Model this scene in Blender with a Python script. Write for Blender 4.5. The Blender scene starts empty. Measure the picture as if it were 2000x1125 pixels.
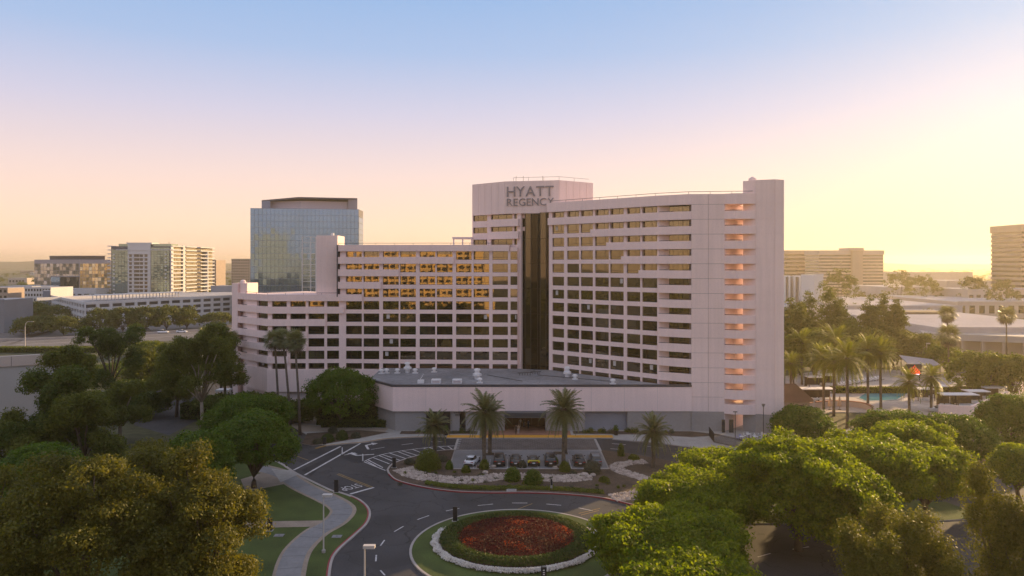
import bpy, bmesh, math, random
import numpy as np
from mathutils import Vector, Matrix
R = math.radians
sc = bpy.context.scene
COL = sc.collection
# ------------------------------------------------------------------ camera
H, F, HOR = 32.0, 1400.0, 515.0          # camera height (m), focal length and horizon row in photo pixels
cam_d = bpy.data.cameras.new('camera'); cam = bpy.data.objects.new('camera', cam_d); COL.objects.link(cam)
cam.location = (0, 0, H); cam.rotation_euler = (R(90), 0, 0)
cam_d.sensor_width = 36; cam_d.lens = 36*F/2000; cam_d.shift_y = -47.5/2000
cam_d.clip_start = 0.5; cam_d.clip_end = 30000
sc.camera = cam
# ------------------------------------------------------------------ light
SUN_AZ, SUN_EL = R(46), R(13)
sun_dir = Vector((math.sin(SUN_AZ)*math.cos(SUN_EL), math.cos(SUN_AZ)*math.cos(SUN_EL), math.sin(SUN_EL)))
w = bpy.data.worlds.new('World'); sc.world = w; w.use_nodes = True
nt = w.node_tree; N = nt.nodes; L = nt.links; N.clear()
out = N.new('ShaderNodeOutputWorld'); bg = N.new('ShaderNodeBackground'); bg.inputs[1].default_value = 0.1
sky = N.new('ShaderNodeTexSky'); sky.sky_type = 'NISHITA'; sky.sun_disc = False
sky.sun_elevation = SUN_EL; sky.sun_rotation = SUN_AZ; sky.altitude = 50; sky.air_density = 1.2; sky.dust_density = 2.5; sky.ozone_density = 2.0
tc = N.new('ShaderNodeTexCoord'); nrm = N.new('ShaderNodeVectorMath'); nrm.operation = 'NORMALIZE'
L.new(tc.outputs['Generated'], nrm.inputs[0])
sep = N.new('ShaderNodeSeparateXYZ'); L.new(nrm.outputs[0], sep.inputs[0])
ramp = N.new('ShaderNodeValToRGB'); L.new(sep.outputs['Z'], ramp.inputs[0])
SKY = [(0.0, (7.2, 4.7, 3.1)), (0.05, (7.1, 5.0, 3.7)), (0.12, (5.9, 4.6, 4.3)), (0.20, (4.2, 4.0, 4.9)), (0.28, (2.6, 3.4, 5.0)), (0.36, (1.9, 3.0, 4.9)), (0.55, (2.9, 3.4, 4.7)), (1.0, (3.9, 3.8, 4.3))]
el = ramp.color_ramp.elements
while len(el) < len(SKY): el.new(0.5)
for e, (p, c) in zip(el, SKY): e.position = p; e.color = (c[0]/10, c[1]/10, c[2]/10, 1)
up = N.new('ShaderNodeVectorMath'); up.operation = 'SCALE'; up.inputs['Scale'].default_value = 10.0; L.new(ramp.outputs[0], up.inputs[0])
dot = N.new('ShaderNodeVectorMath'); dot.operation = 'DOT_PRODUCT'; dot.inputs[1].default_value = sun_dir; L.new(nrm.outputs[0], dot.inputs[0])
mx = N.new('ShaderNodeMath'); mx.operation = 'MAXIMUM'; mx.inputs[1].default_value = 0; L.new(dot.outputs['Value'], mx.inputs[0])
pw = N.new('ShaderNodeMath'); pw.operation = 'POWER'; pw.inputs[1].default_value = 12.0; L.new(mx.outputs[0], pw.inputs[0])
gl = N.new('ShaderNodeMix'); gl.data_type = 'RGBA'; gl.blend_type = 'ADD'; gl.inputs[0].default_value = 1.0
gs = N.new('ShaderNodeVectorMath'); gs.operation = 'SCALE'; gs.inputs[0].default_value = (1.7, 1.3, .35); lowf = N.new('ShaderNodeMapRange'); lowf.inputs[1].default_value = 0.0; lowf.inputs[2].default_value = 0.42; lowf.inputs[3].default_value = 1.0; lowf.inputs[4].default_value = 0.12; L.new(sep.outputs['Z'], lowf.inputs[0]); gmul = N.new('ShaderNodeMath'); gmul.operation = 'MULTIPLY'; L.new(pw.outputs[0], gmul.inputs[0]); L.new(lowf.outputs[0], gmul.inputs[1]); L.new(gmul.outputs[0], gs.inputs['Scale'])
L.new(up.outputs[0], gl.inputs[6]); L.new(gs.outputs[0], gl.inputs[7])
mixs = N.new('ShaderNodeMix'); mixs.data_type = 'RGBA'; mixs.inputs[0].default_value = 0.025
L.new(gl.outputs[2], mixs.inputs[6]); L.new(sky.outputs[0], mixs.inputs[7])
L.new(mixs.outputs[2], bg.inputs[0]); L.new(bg.outputs[0], out.inputs[0])
sl = bpy.data.lights.new('sun', 'SUN'); sl.energy = 5.0; sl.angle = R(0.6); sl.color = (1.0, 0.67, 0.32)
so = bpy.data.objects.new('sun', sl); COL.objects.link(so); so.rotation_euler = sun_dir.to_track_quat('Z', 'Y').to_euler(); so.location = (300, 300, 200)
sc.view_settings.view_transform = 'Standard'; sc.view_settings.look = 'None'; sc.view_settings.gamma = 1; sc.view_settings.exposure = 0.74
sc.cycles.use_denoising = True
sc.cycles.max_bounces = 6; sc.cycles.diffuse_bounces = 3; sc.cycles.glossy_bounces = 3; sc.cycles.transmission_bounces = 4; sc.cycles.volume_bounces = 0
sc.cycles.transparent_max_bounces = 6
HAZE = 0.00019
# ------------------------------------------------------------------ helpers
def G(px, py, z=0.0):                     # photo pixel -> point on the horizontal plane at height z
    d = (H-z)*F/(py-HOR); return ((px-1000)*d/F, d)
def PD(px, d): return ((px-1000)*d/F, d)  # photo column at a known distance
def ZD(py, d): return H-(py-HOR)*d/F      # height of a photo row at a known distance
MATS = {}
def mat(name, col, rough=0.8, var=0.12, scale=0.6, bump=0.0, bscale=8.0, metal=0.0, spec=0.4, fine=None, ior=1.5, streak=0, crack=0):
    if name in MATS: return MATS[name]
    m = bpy.data.materials.new(name); m.use_nodes = True; t = m.node_tree; n = t.nodes; l = t.links
    b = n['Principled BSDF']; b.inputs['Roughness'].default_value = rough; b.inputs['Metallic'].default_value = metal
    b.inputs['Specular IOR Level'].default_value = spec; b.inputs['IOR'].default_value = ior
    geo = n.new('ShaderNodeNewGeometry')
    nz = n.new('ShaderNodeTexNoise'); nz.inputs['Scale'].default_value = scale; nz.inputs['Detail'].default_value = 6
    l.new(geo.outputs['Position'], nz.inputs['Vector'])
    mr = n.new('ShaderNodeMapRange'); mr.inputs[1].default_value = 0.3; mr.inputs[2].default_value = 0.7; mr.inputs[3].default_value = 1-var; mr.inputs[4].default_value = 1+var
    l.new(nz.outputs['Fac'], mr.inputs[0])
    val = mr.outputs[0]
    if fine:
        n2 = n.new('ShaderNodeTexNoise'); n2.inputs['Scale'].default_value = fine[0]; n2.inputs['Detail'].default_value = 3
        l.new(geo.outputs['Position'], n2.inputs['Vector'])
        m2 = n.new('ShaderNodeMapRange'); m2.inputs[1].default_value = 0.3; m2.inputs[2].default_value = 0.7; m2.inputs[3].default_value = 1-fine[1]; m2.inputs[4].default_value = 1+fine[1]
        l.new(n2.outputs['Fac'], m2.inputs[0])
        mm = n.new('ShaderNodeMath'); mm.operation = 'MULTIPLY'; l.new(val, mm.inputs[0]); l.new(m2.outputs[0], mm.inputs[1]); val = mm.outputs[0]
    def times(v, lo, hi, a, b_):
        q = n.new('ShaderNodeMapRange'); q.inputs[1].default_value = a; q.inputs[2].default_value = b_; q.inputs[3].default_value = lo; q.inputs[4].default_value = hi; l.new(v, q.inputs[0])
        z = n.new('ShaderNodeMath'); z.operation = 'MULTIPLY'; l.new(val, z.inputs[0]); l.new(q.outputs[0], z.inputs[1]); return z.outputs[0]
    if streak:   # rain streaks run down the wall
        mp = n.new('ShaderNodeMapping'); mp.inputs['Scale'].default_value = (1.6, 1.6, 0.07); l.new(geo.outputs['Position'], mp.inputs[0])
        n4 = n.new('ShaderNodeTexNoise'); n4.inputs['Scale'].default_value = 1.0; n4.inputs['Detail'].default_value = 5; l.new(mp.outputs[0], n4.inputs['Vector']); val = times(n4.outputs['Fac'], 1-streak, 1+streak*.3, .35, .62)
    if crack:    # sealed cracks and patches
        vo = n.new('ShaderNodeTexVoronoi'); vo.feature = 'DISTANCE_TO_EDGE'; vo.inputs['Scale'].default_value = .16; wn = n.new('ShaderNodeTexNoise'); wn.inputs['Scale'].default_value = .5; l.new(geo.outputs['Position'], wn.inputs['Vector'])
        ad = n.new('ShaderNodeVectorMath'); ad.operation = 'MULTIPLY_ADD'; ad.inputs[1].default_value = (3, 3, 0); l.new(wn.outputs['Color'], ad.inputs[0]); l.new(geo.outputs['Position'], ad.inputs[2]); l.new(ad.outputs[0], vo.inputs['Vector']); val = times(vo.outputs['Distance'], 1-crack, 1, .004, .012)
        v2 = n.new('ShaderNodeTexVoronoi'); v2.inputs['Scale'].default_value = .09; l.new(ad.outputs[0], v2.inputs['Vector']); sx = n.new('ShaderNodeSeparateXYZ'); l.new(v2.outputs['Color'], sx.inputs[0]); val = times(sx.outputs[0], .9, 1.12, 0, 1)
    vs = n.new('ShaderNodeVectorMath'); vs.operation = 'SCALE'; vs.inputs[0].default_value = col; l.new(val, vs.inputs['Scale'])
    l.new(vs.outputs[0], b.inputs['Base Color'])
    if bump:
        n3 = n.new('ShaderNodeTexNoise'); n3.inputs['Scale'].default_value = bscale; n3.inputs['Detail'].default_value = 4
        l.new(geo.outputs['Position'], n3.inputs['Vector'])
        bp = n.new('ShaderNodeBump'); bp.inputs['Strength'].default_value = 1.0; bp.inputs['Distance'].default_value = bump
        l.new(n3.outputs['Fac'], bp.inputs['Height']); l.new(bp.outputs[0], b.inputs['Normal'])
    MATS[name] = m; return m
def leafmat(name, dark, light, trans=0.3, rough=0.55, spec=0.3, tm=1.6):
    if name in MATS: return MATS[name]
    m = bpy.data.materials.new(name); m.use_nodes = True; t = m.node_tree; n = t.nodes; l = t.links
    b = n['Principled BSDF']; b.inputs['Roughness'].default_value = rough; b.inputs['Specular IOR Level'].default_value = spec
    geo = n.new('ShaderNodeNewGeometry'); cr = n.new('ShaderNodeValToRGB')
    nz = n.new('ShaderNodeTexNoise'); nz.inputs['Scale'].default_value = 0.45; nz.inputs['Detail'].default_value = 2; l.new(geo.outputs['Position'], nz.inputs['Vector'])
    a = n.new('ShaderNodeMath'); a.operation = 'MULTIPLY_ADD'; a.inputs[1].default_value = 0.55; l.new(geo.outputs['Random Per Island'], a.inputs[0])
    s = n.new('ShaderNodeMapRange'); s.inputs[1].default_value = 0.3; s.inputs[2].default_value = 0.7; s.inputs[3].default_value = 0; s.inputs[4].default_value = 0.45; l.new(nz.outputs['Fac'], s.inputs[0]); l.new(s.outputs[0], a.inputs[2])
    cr.color_ramp.elements[0].color = (*dark, 1); cr.color_ramp.elements[1].color = (*light, 1); l.new(a.outputs[0], cr.inputs[0])
    l.new(cr.outputs[0], b.inputs['Base Color'])
    tr = n.new('ShaderNodeBsdfTranslucent'); ts = n.new('ShaderNodeVectorMath'); ts.operation = 'MULTIPLY'; ts.inputs[1].default_value = (tm*1.05, tm, tm*.6); l.new(cr.outputs[0], ts.inputs[0]); l.new(ts.outputs[0], tr.inputs[0])
    mx = n.new('ShaderNodeMixShader'); mx.inputs[0].default_value = trans
    l.new(b.outputs[0], mx.inputs[1]); l.new(tr.outputs[0], mx.inputs[2]); l.new(mx.outputs[0], n['Material Output'].inputs[0])
    MATS[name] = m; return m
def glassmat(name, col, ior=2.0, rough=0.03, bump=0.02, bscale=0.5, tint=None):
    m = mat(name, col, rough, 0.15, 0.2, bump, bscale, 0, 0.5, None, ior)
    if tint: m.node_tree.nodes['Principled BSDF'].inputs['Specular Tint'].default_value = (*tint, 1)
    return m
def emat(name, col, s):
    if name in MATS: return MATS[name]
    m = bpy.data.materials.new(name); m.use_nodes = True; b = m.node_tree.nodes['Principled BSDF']
    b.inputs['Base Color'].default_value = (*col, 1); b.inputs['Emission Color'].default_value = (*col, 1); b.inputs['Emission Strength'].default_value = s
    MATS[name] = m; return m

def setp(o, label=None, cat=None, group=None, kind=None):
    if label: o['label'] = label
    if cat: o['category'] = cat
    if group: o['group'] = group
    if kind: o['kind'] = kind
    return o
def thing(name, label, cat, loc=(0, 0, 0), group=None, rz=0):
    o = bpy.data.objects.new(name, None); COL.objects.link(o); o.location = loc; o.rotation_euler = (0, 0, rz); o.empty_display_size = 0.3
    return setp(o, label, cat, group)
def link(name, me, parent=None, loc=None, rz=0, scale=None, world=True):
    o = bpy.data.objects.new(name, me); COL.objects.link(o)
    if loc is not None: o.location = loc
    if rz: o.rotation_euler = (0, 0, rz)
    if scale is not None: o.scale = scale
    if parent is not None:
        o.parent = parent
        if world and isinstance(parent, bpy.types.Object):
            p = parent; off = Matrix.Identity(4)
            chain = []
            while p is not None: chain.append(p); p = p.parent
            mw = Matrix.Identity(4)
            for p in reversed(chain): mw = mw @ p.matrix_parent_inverse @ p.matrix_basis
            o.matrix_parent_inverse = mw.inverted()
    return o
class MB:
    def __init__(s): s.v = []; s.f = []; s.mi = []
    def add(s, vs, fs, m=0):
        k = len(s.v); s.v += [tuple(v) for v in vs]; s.f += [tuple(i+k for i in f) for f in fs]; s.mi += [m]*len(fs); return s
    def box(s, x0, x1, y0, y1, z0, z1, m=0):
        return s.add([(x0,y0,z0),(x1,y0,z0),(x1,y1,z0),(x0,y1,z0),(x0,y0,z1),(x1,y0,z1),(x1,y1,z1),(x0,y1,z1)],
                     [(0,3,2,1),(4,5,6,7),(0,1,5,4),(1,2,6,5),(2,3,7,6),(3,0,4,7)], m)
    def prism(s, pts, z0, z1, m=0, cap=True):     # pts: plan polygon
        pts = [tuple(p[:2]) for p in pts]
        a = sum(pts[i][0]*pts[(i+1)%len(pts)][1]-pts[(i+1)%len(pts)][0]*pts[i][1] for i in range(len(pts)))
        if a < 0: pts = pts[::-1]
        n = len(pts); vs = [(x, y, z0) for x, y in pts]+[(x, y, z1) for x, y in pts]
        fs = [(i, (i+1) % n, n+(i+1) % n, n+i) for i in range(n)]
        if cap: fs += [tuple(range(n, 2*n)), tuple(reversed(range(n)))]
        return s.add(vs, fs, m)
    def tube(s, path, rad, n=8, m=0, cap=True):
        rings = []; P = [Vector(p) for p in path]
        for i, p in enumerate(P):
            d = (P[min(i+1, len(P)-1)]-P[max(i-1, 0)]).normalized()
            a = d.orthogonal().normalized() if abs(d.z) < 0.99 else Vector((1, 0, 0)); 
            if abs(d.z) < 0.99: a = d.cross(Vector((0, 0, 1))).normalized()
            b = d.cross(a).normalized(); r = rad[i] if hasattr(rad, '__len__') else rad
            rings.append([p+(a*math.cos(2*math.pi*j/n)+b*math.sin(2*math.pi*j/n))*r for j in range(n)])
        vs = [v for r_ in rings for v in r_]; fs = []
        for i in range(len(P)-1):
            for j in range(n): fs.append((i*n+j, i*n+(j+1) % n, (i+1)*n+(j+1) % n, (i+1)*n+j))
        if cap: fs += [tuple(range(n))[::-1], tuple((len(P)-1)*n+j for j in range(n))]
        return s.add(vs, fs, m)
    def lathe(s, prof, cx, cy, n=16, m=0):        # prof: (r, z)
        vs = [(cx+r*math.cos(2*math.pi*j/n), cy+r*math.sin(2*math.pi*j/n), z) for r, z in prof for j in range(n)]
        fs = [(i*n+j, i*n+(j+1) % n, (i+1)*n+(j+1) % n, (i+1)*n+j) for i in range(len(prof)-1) for j in range(n)]
        fs += [tuple(range(n))[::-1], tuple((len(prof)-1)*n+j for j in range(n))]
        return s.add(vs, fs, m)
    def mesh(s, name, mats, smooth=False):
        me = bpy.data.meshes.new(name); me.from_pydata(s.v, [], s.f)
        for m in (mats if isinstance(mats, (list, tuple)) else [mats]): me.materials.append(m)
        if any(s.mi): me.polygons.foreach_set('material_index', s.mi)
        if smooth: me.polygons.foreach_set('use_smooth', [True]*len(s.f))
        me.update(); return me
    def build(s, name, mats, parent=None, smooth=False, **k):
        return link(name, s.mesh(name, mats, smooth), parent, **k)
def copytree(o, parent=None):
    c = o.copy(); COL.objects.link(c); c.parent = parent
    for ch in list(o.children): copytree(ch, c)
    return c
def sheet(name, pts, z, m, parent=None):          # a flat polygon, triangulated by bmesh so concave outlines work
    bm = bmesh.new(); vs = [bm.verts.new((p[0], p[1], z)) for p in pts]; f = bm.faces.new(vs); f.normal_update()
    if f.normal.z < 0: f.normal_flip()
    bmesh.ops.triangulate(bm, faces=bm.faces[:]); me = bpy.data.meshes.new(name); bm.to_mesh(me); bm.free(); me.materials.append(m)
    return link(name, me, parent)
def slab(name, pts, z0, z1, mats, parent=None, kerb=0.0):   # raised polygon with vertical edge; mats (top, side)
    bm = bmesh.new(); vs = [bm.verts.new((p[0], p[1], z1)) for p in pts]; f = bm.faces.new(vs); f.normal_update()
    if f.normal.z < 0: f.normal_flip()
    r = bmesh.ops.extrude_face_region(bm, geom=[f]); nv = [g for g in r['geom'] if isinstance(g, bmesh.types.BMVert)]
    for v in vs: v.co.z = z0
    for g in bm.faces: g.material_index = 0 if abs(g.normal.z) > 0.5 else 1
    bmesh.ops.recalc_face_normals(bm, faces=bm.faces[:])
    for g in bm.faces: g.normal_update(); g.material_index = 0 if abs(g.normal.z) > 0.5 else 1
    bmesh.ops.triangulate(bm, faces=[g for g in bm.faces if len(g.verts) > 4])
    me = bpy.data.meshes.new(name); bm.to_mesh(me); bm.free()
    for m in mats: me.materials.append(m)
    return link(name, me, parent)
def smooth_path(pts, n=6, closed=False):
    P = [Vector((*p, 0)) if len(p) == 2 else Vector(p) for p in pts]; o = []; k = len(P)
    rng_ = range(k) if closed else range(k-1)
    for i in rng_:
        p0, p1, p2, p3 = (P[(i-1) % k], P[i], P[(i+1) % k], P[(i+2) % k]) if closed else (P[max(i-1, 0)], P[i], P[i+1], P[min(i+2, k-1)])
        for j in range(n):
            t = j/n; o.append(0.5*((2*p1)+(p2-p0)*t+(2*p0-5*p1+4*p2-p3)*t*t+(3*p1-p0-3*p2+p3)*t**3))
    if not closed: o.append(P[-1])
    return [(p.x, p.y) for p in o]
def offset(path, d, closed=False):
    o = []; k = len(path)
    for i in range(k):
        a = Vector(path[(i-1) % k] if closed else path[max(i-1, 0)]); b = Vector(path[(i+1) % k] if closed else path[min(i+1, k-1)])
        t = (b-a).normalized(); o.append((path[i][0]-t.y*d, path[i][1]+t.x*d))
    return o
def ribbon(path, a, b, z0, z1, closed=False):     # a strip between offsets a and b of a path, from z0 to z1, as a mesh builder
    A, B = offset(path, a, closed), offset(path, b, closed); mb = MB(); k = len(path)
    vs = [(x, y, z) for (x, y), z in [(p, z0) for p in A]+[(p, z1) for p in A]+[(p, z1) for p in B]+[(p, z0) for p in B]]
    fs = []
    for i in range(k if closed else k-1):
        j = (i+1) % k
        for q in range(3): fs.append((q*k+i, q*k+j, (q+1)*k+j, (q+1)*k+i))
    mb.add(vs, fs); return mb
# ------------------------------------------------------------------ materials of the ground
M_ground = mat('ground_dry_grass', (0.07, 0.07, 0.03), 0.95, 0.35, 0.03, 0, fine=(0.6, 0.3))
M_asphalt = mat('asphalt', (0.052, 0.050, 0.053), 0.85, 0.3, 0.12, 0.004, 30, fine=(6, 0.2), crack=.5)
M_asph_new = mat('asphalt_dark', (0.036, 0.035, 0.038), 0.85, 0.18, 0.2, 0.004, 30, fine=(6, 0.14), crack=.3)
M_conc = mat('concrete', (0.34, 0.32, 0.30), 0.85, 0.12, 0.4, 0.002, 20, fine=(3, 0.08))
M_conc2 = mat('concrete_grey', (0.22, 0.215, 0.22), 0.85, 0.12, 0.4, 0.002, 20, fine=(3, 0.08))
M_kerb = mat('kerb_concrete', (0.36, 0.32, 0.30), 0.85, 0.15, 0.5)
M_redkerb = mat('red_kerb_paint', (0.26, 0.035, 0.04), 0.7, 0.2, 0.8)
M_lawn = mat('lawn', (0.058, 0.084, 0.017), 0.95, 0.3, 0.25, 0.03, 14, fine=(9, 0.35))
M_mulch = mat('mulch', (0.085, 0.058, 0.040), 0.95, 0.3, 0.5, 0.04, 10, fine=(5, 0.35))
M_paint = mat('road_paint_white', (0.52, 0.50, 0.50), 0.7, 0.3, 1.3, fine=(9, 0.3))
M_ypaint = mat('road_paint_yellow', (0.30, 0.19, 0.06), 0.7, 0.25, 2.0, fine=(8, 0.2))
M_tact = mat('tactile_yellow', (0.62, 0.30, 0.03), 0.7, 0.12, 1.5, 0.01, 12)
M_brick = mat('entrance_brick', (0.30, 0.15, 0.10), 0.85, 0.2, 0.8, fine=(7, 0.2))
M_paver = mat('paver', (0.105, 0.092, 0.088), 0.85, 0.22, 0.6, 0.004, 10, fine=(5, 0.25))
M_sand = mat('decomposed_granite', (0.30, 0.24, 0.19), 0.95, 0.15, 0.5, fine=(6, 0.15))
M_rock = mat('pale_cobble', (0.42, 0.34, 0.29), 0.9, 0.3, 1.2, fine=(9, 0.2))
S = lambda o: setp(o, kind='structure')
# one sheet to the horizon
gm = MB(); gm.add([(-5000, -900, -0.06), (5000, -900, -0.06), (5000, 5000, -0.06), (-5000, 5000, -0.06)], [(0, 1, 2, 3)])
ground = S(gm.build('ground', M_ground))
# hills on the horizon
random.seed(4)
hm = MB(); k = 220; vs = []
for i in range(k+1):
    x = -4900+9800*i/k
    base = 36+7*math.sin(x*0.0011+1)+4*math.sin(x*0.004)+3*math.sin(x*0.013+2)+random.uniform(-1.2, 1.2)
    if x < -1800: base += 16*min(1, (-1800-x)/1200)+4*math.sin(x*0.006)
    vs += [(x, 4000, -1), (x, 4300, base*0.75), (x, 4700, base+2)]
hm.add(vs, [(3*i+j, 3*i+3+j, 3*i+4+j, 3*i+1+j) for i in range(k) for j in range(2)])
S(hm.build('hills', mat('hill_scrub', (0.09, 0.08, 0.05), 0.95, 0.3, 0.01, fine=(0.05, 0.3)), smooth=True))
# drive: one asphalt sheet; everything that is not road stands on it as a raised island
road = S(sheet('road', [(-52, 62), (-52, 118), (-46, 139), (60, 139), (62, 128), (130, 112), (130, 88), (70, 86), (60, 62)], 0.0, M_asphalt))
# darker newer asphalt of the porte-cochere lane
lane_up = smooth_path([G(600, 885), G(637, 872), G(716, 864.5), G(758, 858), G(830, 854.5), G(873, 854)], 5)
lane_lo = smooth_path([G(893, 871), G(848, 873.5), G(785, 881), G(740, 890), G(700, 905), G(668, 893)], 5)
sheet('dark_lane', [(x, y-0.1) for x, y in lane_up]+[G(905, 857)]+lane_lo, 0.006, M_asph_new, road)
sheet('dark_lane', [G(1176, 858), G(1196, 860), G(1282, 867), G(1355, 876), G(1440, 884), G(1440, 905), G(1320, 897), G(1222, 884), G(1180, 880)], 0.006, M_asph_new, road)
sheet('dark_lane', [G(588, 918), G(700, 865.5), G(716, 868), G(690, 876), G(640, 900), G(607, 930)], 0.0065, M_asph_new, road)
def stripe(p, q, wd, m=M_paint, z=0.012, name='painted_line'):
    p, q = Vector(p), Vector(q); t = (q-p).normalized(); n_ = Vector((-t.y, t.x))*wd/2
    mb = MB(); mb.add([(*(p+n_), z), (*(q+n_), z), (*(q-n_), z), (*(p-n_), z)], [(0, 1, 2, 3)]); return mb.build(name, m, road)
# crosswalk, stop line, hatching, lane dashes
stripe(G(574, 918), G(665, 872), 0.35, name='crosswalk_line'); stripe(G(595, 928), G(704, 866), 0.35, name='crosswalk_line')
stripe(G(672, 889), G(694, 884), 0.15); stripe(G(725, 878), G(751, 873.5), 0.15); stripe(G(784, 869), G(807, 866), 0.15); stripe(G(842, 863), G(864, 862.5), 0.15)
stripe(G(684, 965), G(730, 952), 0.42, name='stop_line')
stripe(G(661, 925), G(729, 952), 0.14, M_ypaint); stripe(G(658, 926.5), G(726, 953.5), 0.14, M_ypaint)
stripe(G(566, 886), G(602, 899), 0.14, M_ypaint)
hat_u = smooth_path([G(711, 901), G(740, 889.5), G(785, 880.5), G(848, 873), G(893, 870.6)], 6)
for a, b in zip(hat_u[:-1], hat_u[1:]): stripe(a, b, 0.2, z=0.013, name='hatch_edge')
stripe(G(711, 902), G(753, 919), 0.2, name='hatch_edge')
lo_edge = [G(711, 902), G(753, 919), G(762, 909), G(794, 896), G(848, 882), G(889, 879)]
for i in range(14):
    a = Vector(hat_u[int(1+i*(len(hat_u)-3)/13)]); t = i/13
    b = Vector(G(735+t*165, 911.5-31*min(1, t*1.15) if t > 0.15 else 911+t*30))
    stripe(a, b, 0.2, z=0.0125, name='hatch_bar')
for (x0, y0, x1, y1) in [(871, 998, 897, 993), (815, 1015, 838, 1007), (770, 1038.5, 788, 1028), (743, 1066, 751, 1055), (734, 1096.5, 735, 1084), (743, 1114, 752, 1124), (933, 987.5, 963, 984.5), (1000, 982.5, 1030, 982.5), (1067, 984.5, 1096, 987), (1130, 992, 1157, 997.5), (1187, 1005.5, 1203, 1011),
                         (1195, 866.5, 1222, 868.5), (1192, 876.5, 1208, 877.5), (1256, 871, 1294, 875), (1332, 881, 1360, 885), (1480, 1088, 1505, 1081), (1548, 1073, 1580, 1068), (1892, 975, 1925, 968), (1905, 985, 1930, 990), (1610, 1056, 1650, 1049)]:
    stripe(G(x0, y0), G(x1, y1), 0.16, name='lane_dash')
for (x0, y0, x1, y1) in [(1010, 995, 1040, 983.5), (1130, 1003, 1172, 993), (1135, 1006, 1170, 997)]: stripe(G(x0, y0), G(x1, y1), 0.12, M_ypaint, name='faded_line')
# turn arrows
def arrow(px, py, rz, s=1.0):
    mb = MB(); P = [(-0.15, -1.6), (0.15, -1.6), (0.15, 0.4), (0.9, 0.9), (0.9, 0.45), (1.7, 1.15), (0.9, 1.8), (0.9, 1.35), (-0.15, 0.7)]
    mb.add([(x*s, y*s, 0) for x, y in P], [(0, 1, 2, 8), (2, 3, 7, 8), (3, 4, 5), (3, 5, 7), (5, 6, 7)])
    x, y = G(px, py); return mb.build('turn_arrow', M_paint, road, loc=(x, y, 0.014), rz=rz)
arrow(716, 872, R(20), 1.3); arrow(706, 889, R(105), 1.3)
def text_mesh(body, size=1.0, extrude=0.0):
    c = bpy.data.curves.new('txt', 'FONT'); c.body = body; c.size = size; c.extrude = extrude; c.resolution_u = 3
    o = bpy.data.objects.new('txt', c); COL.objects.link(o); bpy.context.view_layer.update()
    me = bpy.data.meshes.new_from_object(o.evaluated_get(bpy.context.evaluated_depsgraph_get())); bpy.data.objects.remove(o); bpy.data.curves.remove(c); return me
me = text_mesh('STOP', 1.0); me.materials.append(M_paint)
a, b = Vector(G(661, 925)), Vector(G(729, 952)); ang = math.atan2(b.y-a.y, b.x-a.x)-R(90)
x, y = G(668, 944)
o = link('stop_lettering', me, road, loc=(x, y, 0.013), rz=ang, scale=(1.3, 2.6, 1)); o.location = (*G(697, 944.5), 0.013)
# ---- left lawn, kerb and paths
kl = smooth_path([G(430, 868), G(500, 889), G(542, 905), G(577, 927), G(644, 960), G(664, 965), G(694, 976), G(712, 990), G(718, 1005), G(711, 1024), G(687, 1047), G(656, 1075), G(642, 1098), G(636, 1135)], 6)
S(slab('left_lawn', kl+[(-24, 50), (-75, 50), (-75, 100), (-48, 122)], -0.02, 0.12, (M_lawn, M_lawn)))
S(ribbon(kl, -0.0, 0.42, 0.0, 0.145).build('left_kerb', M_kerb))
S(ribbon(kl[34:], -0.03, 0.14, 0.0, 0.152).build('red_kerb', M_redkerb))
pth = smooth_path([G(505, 915), G(550, 928), G(590, 952), G(636, 974), G(661, 988), G(669, 1001), G(652, 1021), G(616, 1042), G(585, 1071), G(570, 1098), G(560, 1140)], 6)
S(ribbon(pth, -1.25, 1.25, 0.1, 0.145).build('sidewalk', M_conc2))
S(ribbon(pth, 1.25, 1.75, 0.1, 0.135).build('path_edging', M_sand)); S(ribbon(pth, -1.25, -1.6, 0.1, 0.135).build('path_edging', M_sand))
S(slab('side_path', [G(470, 1021), G(640, 1018.5), G(632, 1030), G(470, 1034)], 0.1, 0.139, (M_sand, M_sand)))
S(slab('side_path', [G(470, 938), G(545, 915), G(580, 928), G(560, 946), G(480, 962)], 0.1, 0.140, (M_sand, M_sand)))
S(slab('access_ramp', [G(530, 917), G(565, 920), G(583, 928), G(548, 944)], 0.1, 0.147, (M_conc, M_conc)))
for i in range(0, len(pth)-1, 4):   # scored joints of the pavement
    a = Vector(pth[i]); b = Vector(pth[i+1]); t = (b-a).normalized(); n_ = Vector((-t.y, t.x))
    mb = MB(); p, q = a+n_*1.24, a-n_*1.24; mb.add([(p.x, p.y, .147), (q.x, q.y, .147), (q.x+t.x*.05, q.y+t.y*.05, .147), (p.x+t.x*.05, p.y+t.y*.05, .147)], [(0, 1, 2, 3)]); mb.build('joint', M_asphalt, bpy.data.objects['sidewalk'])
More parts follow.
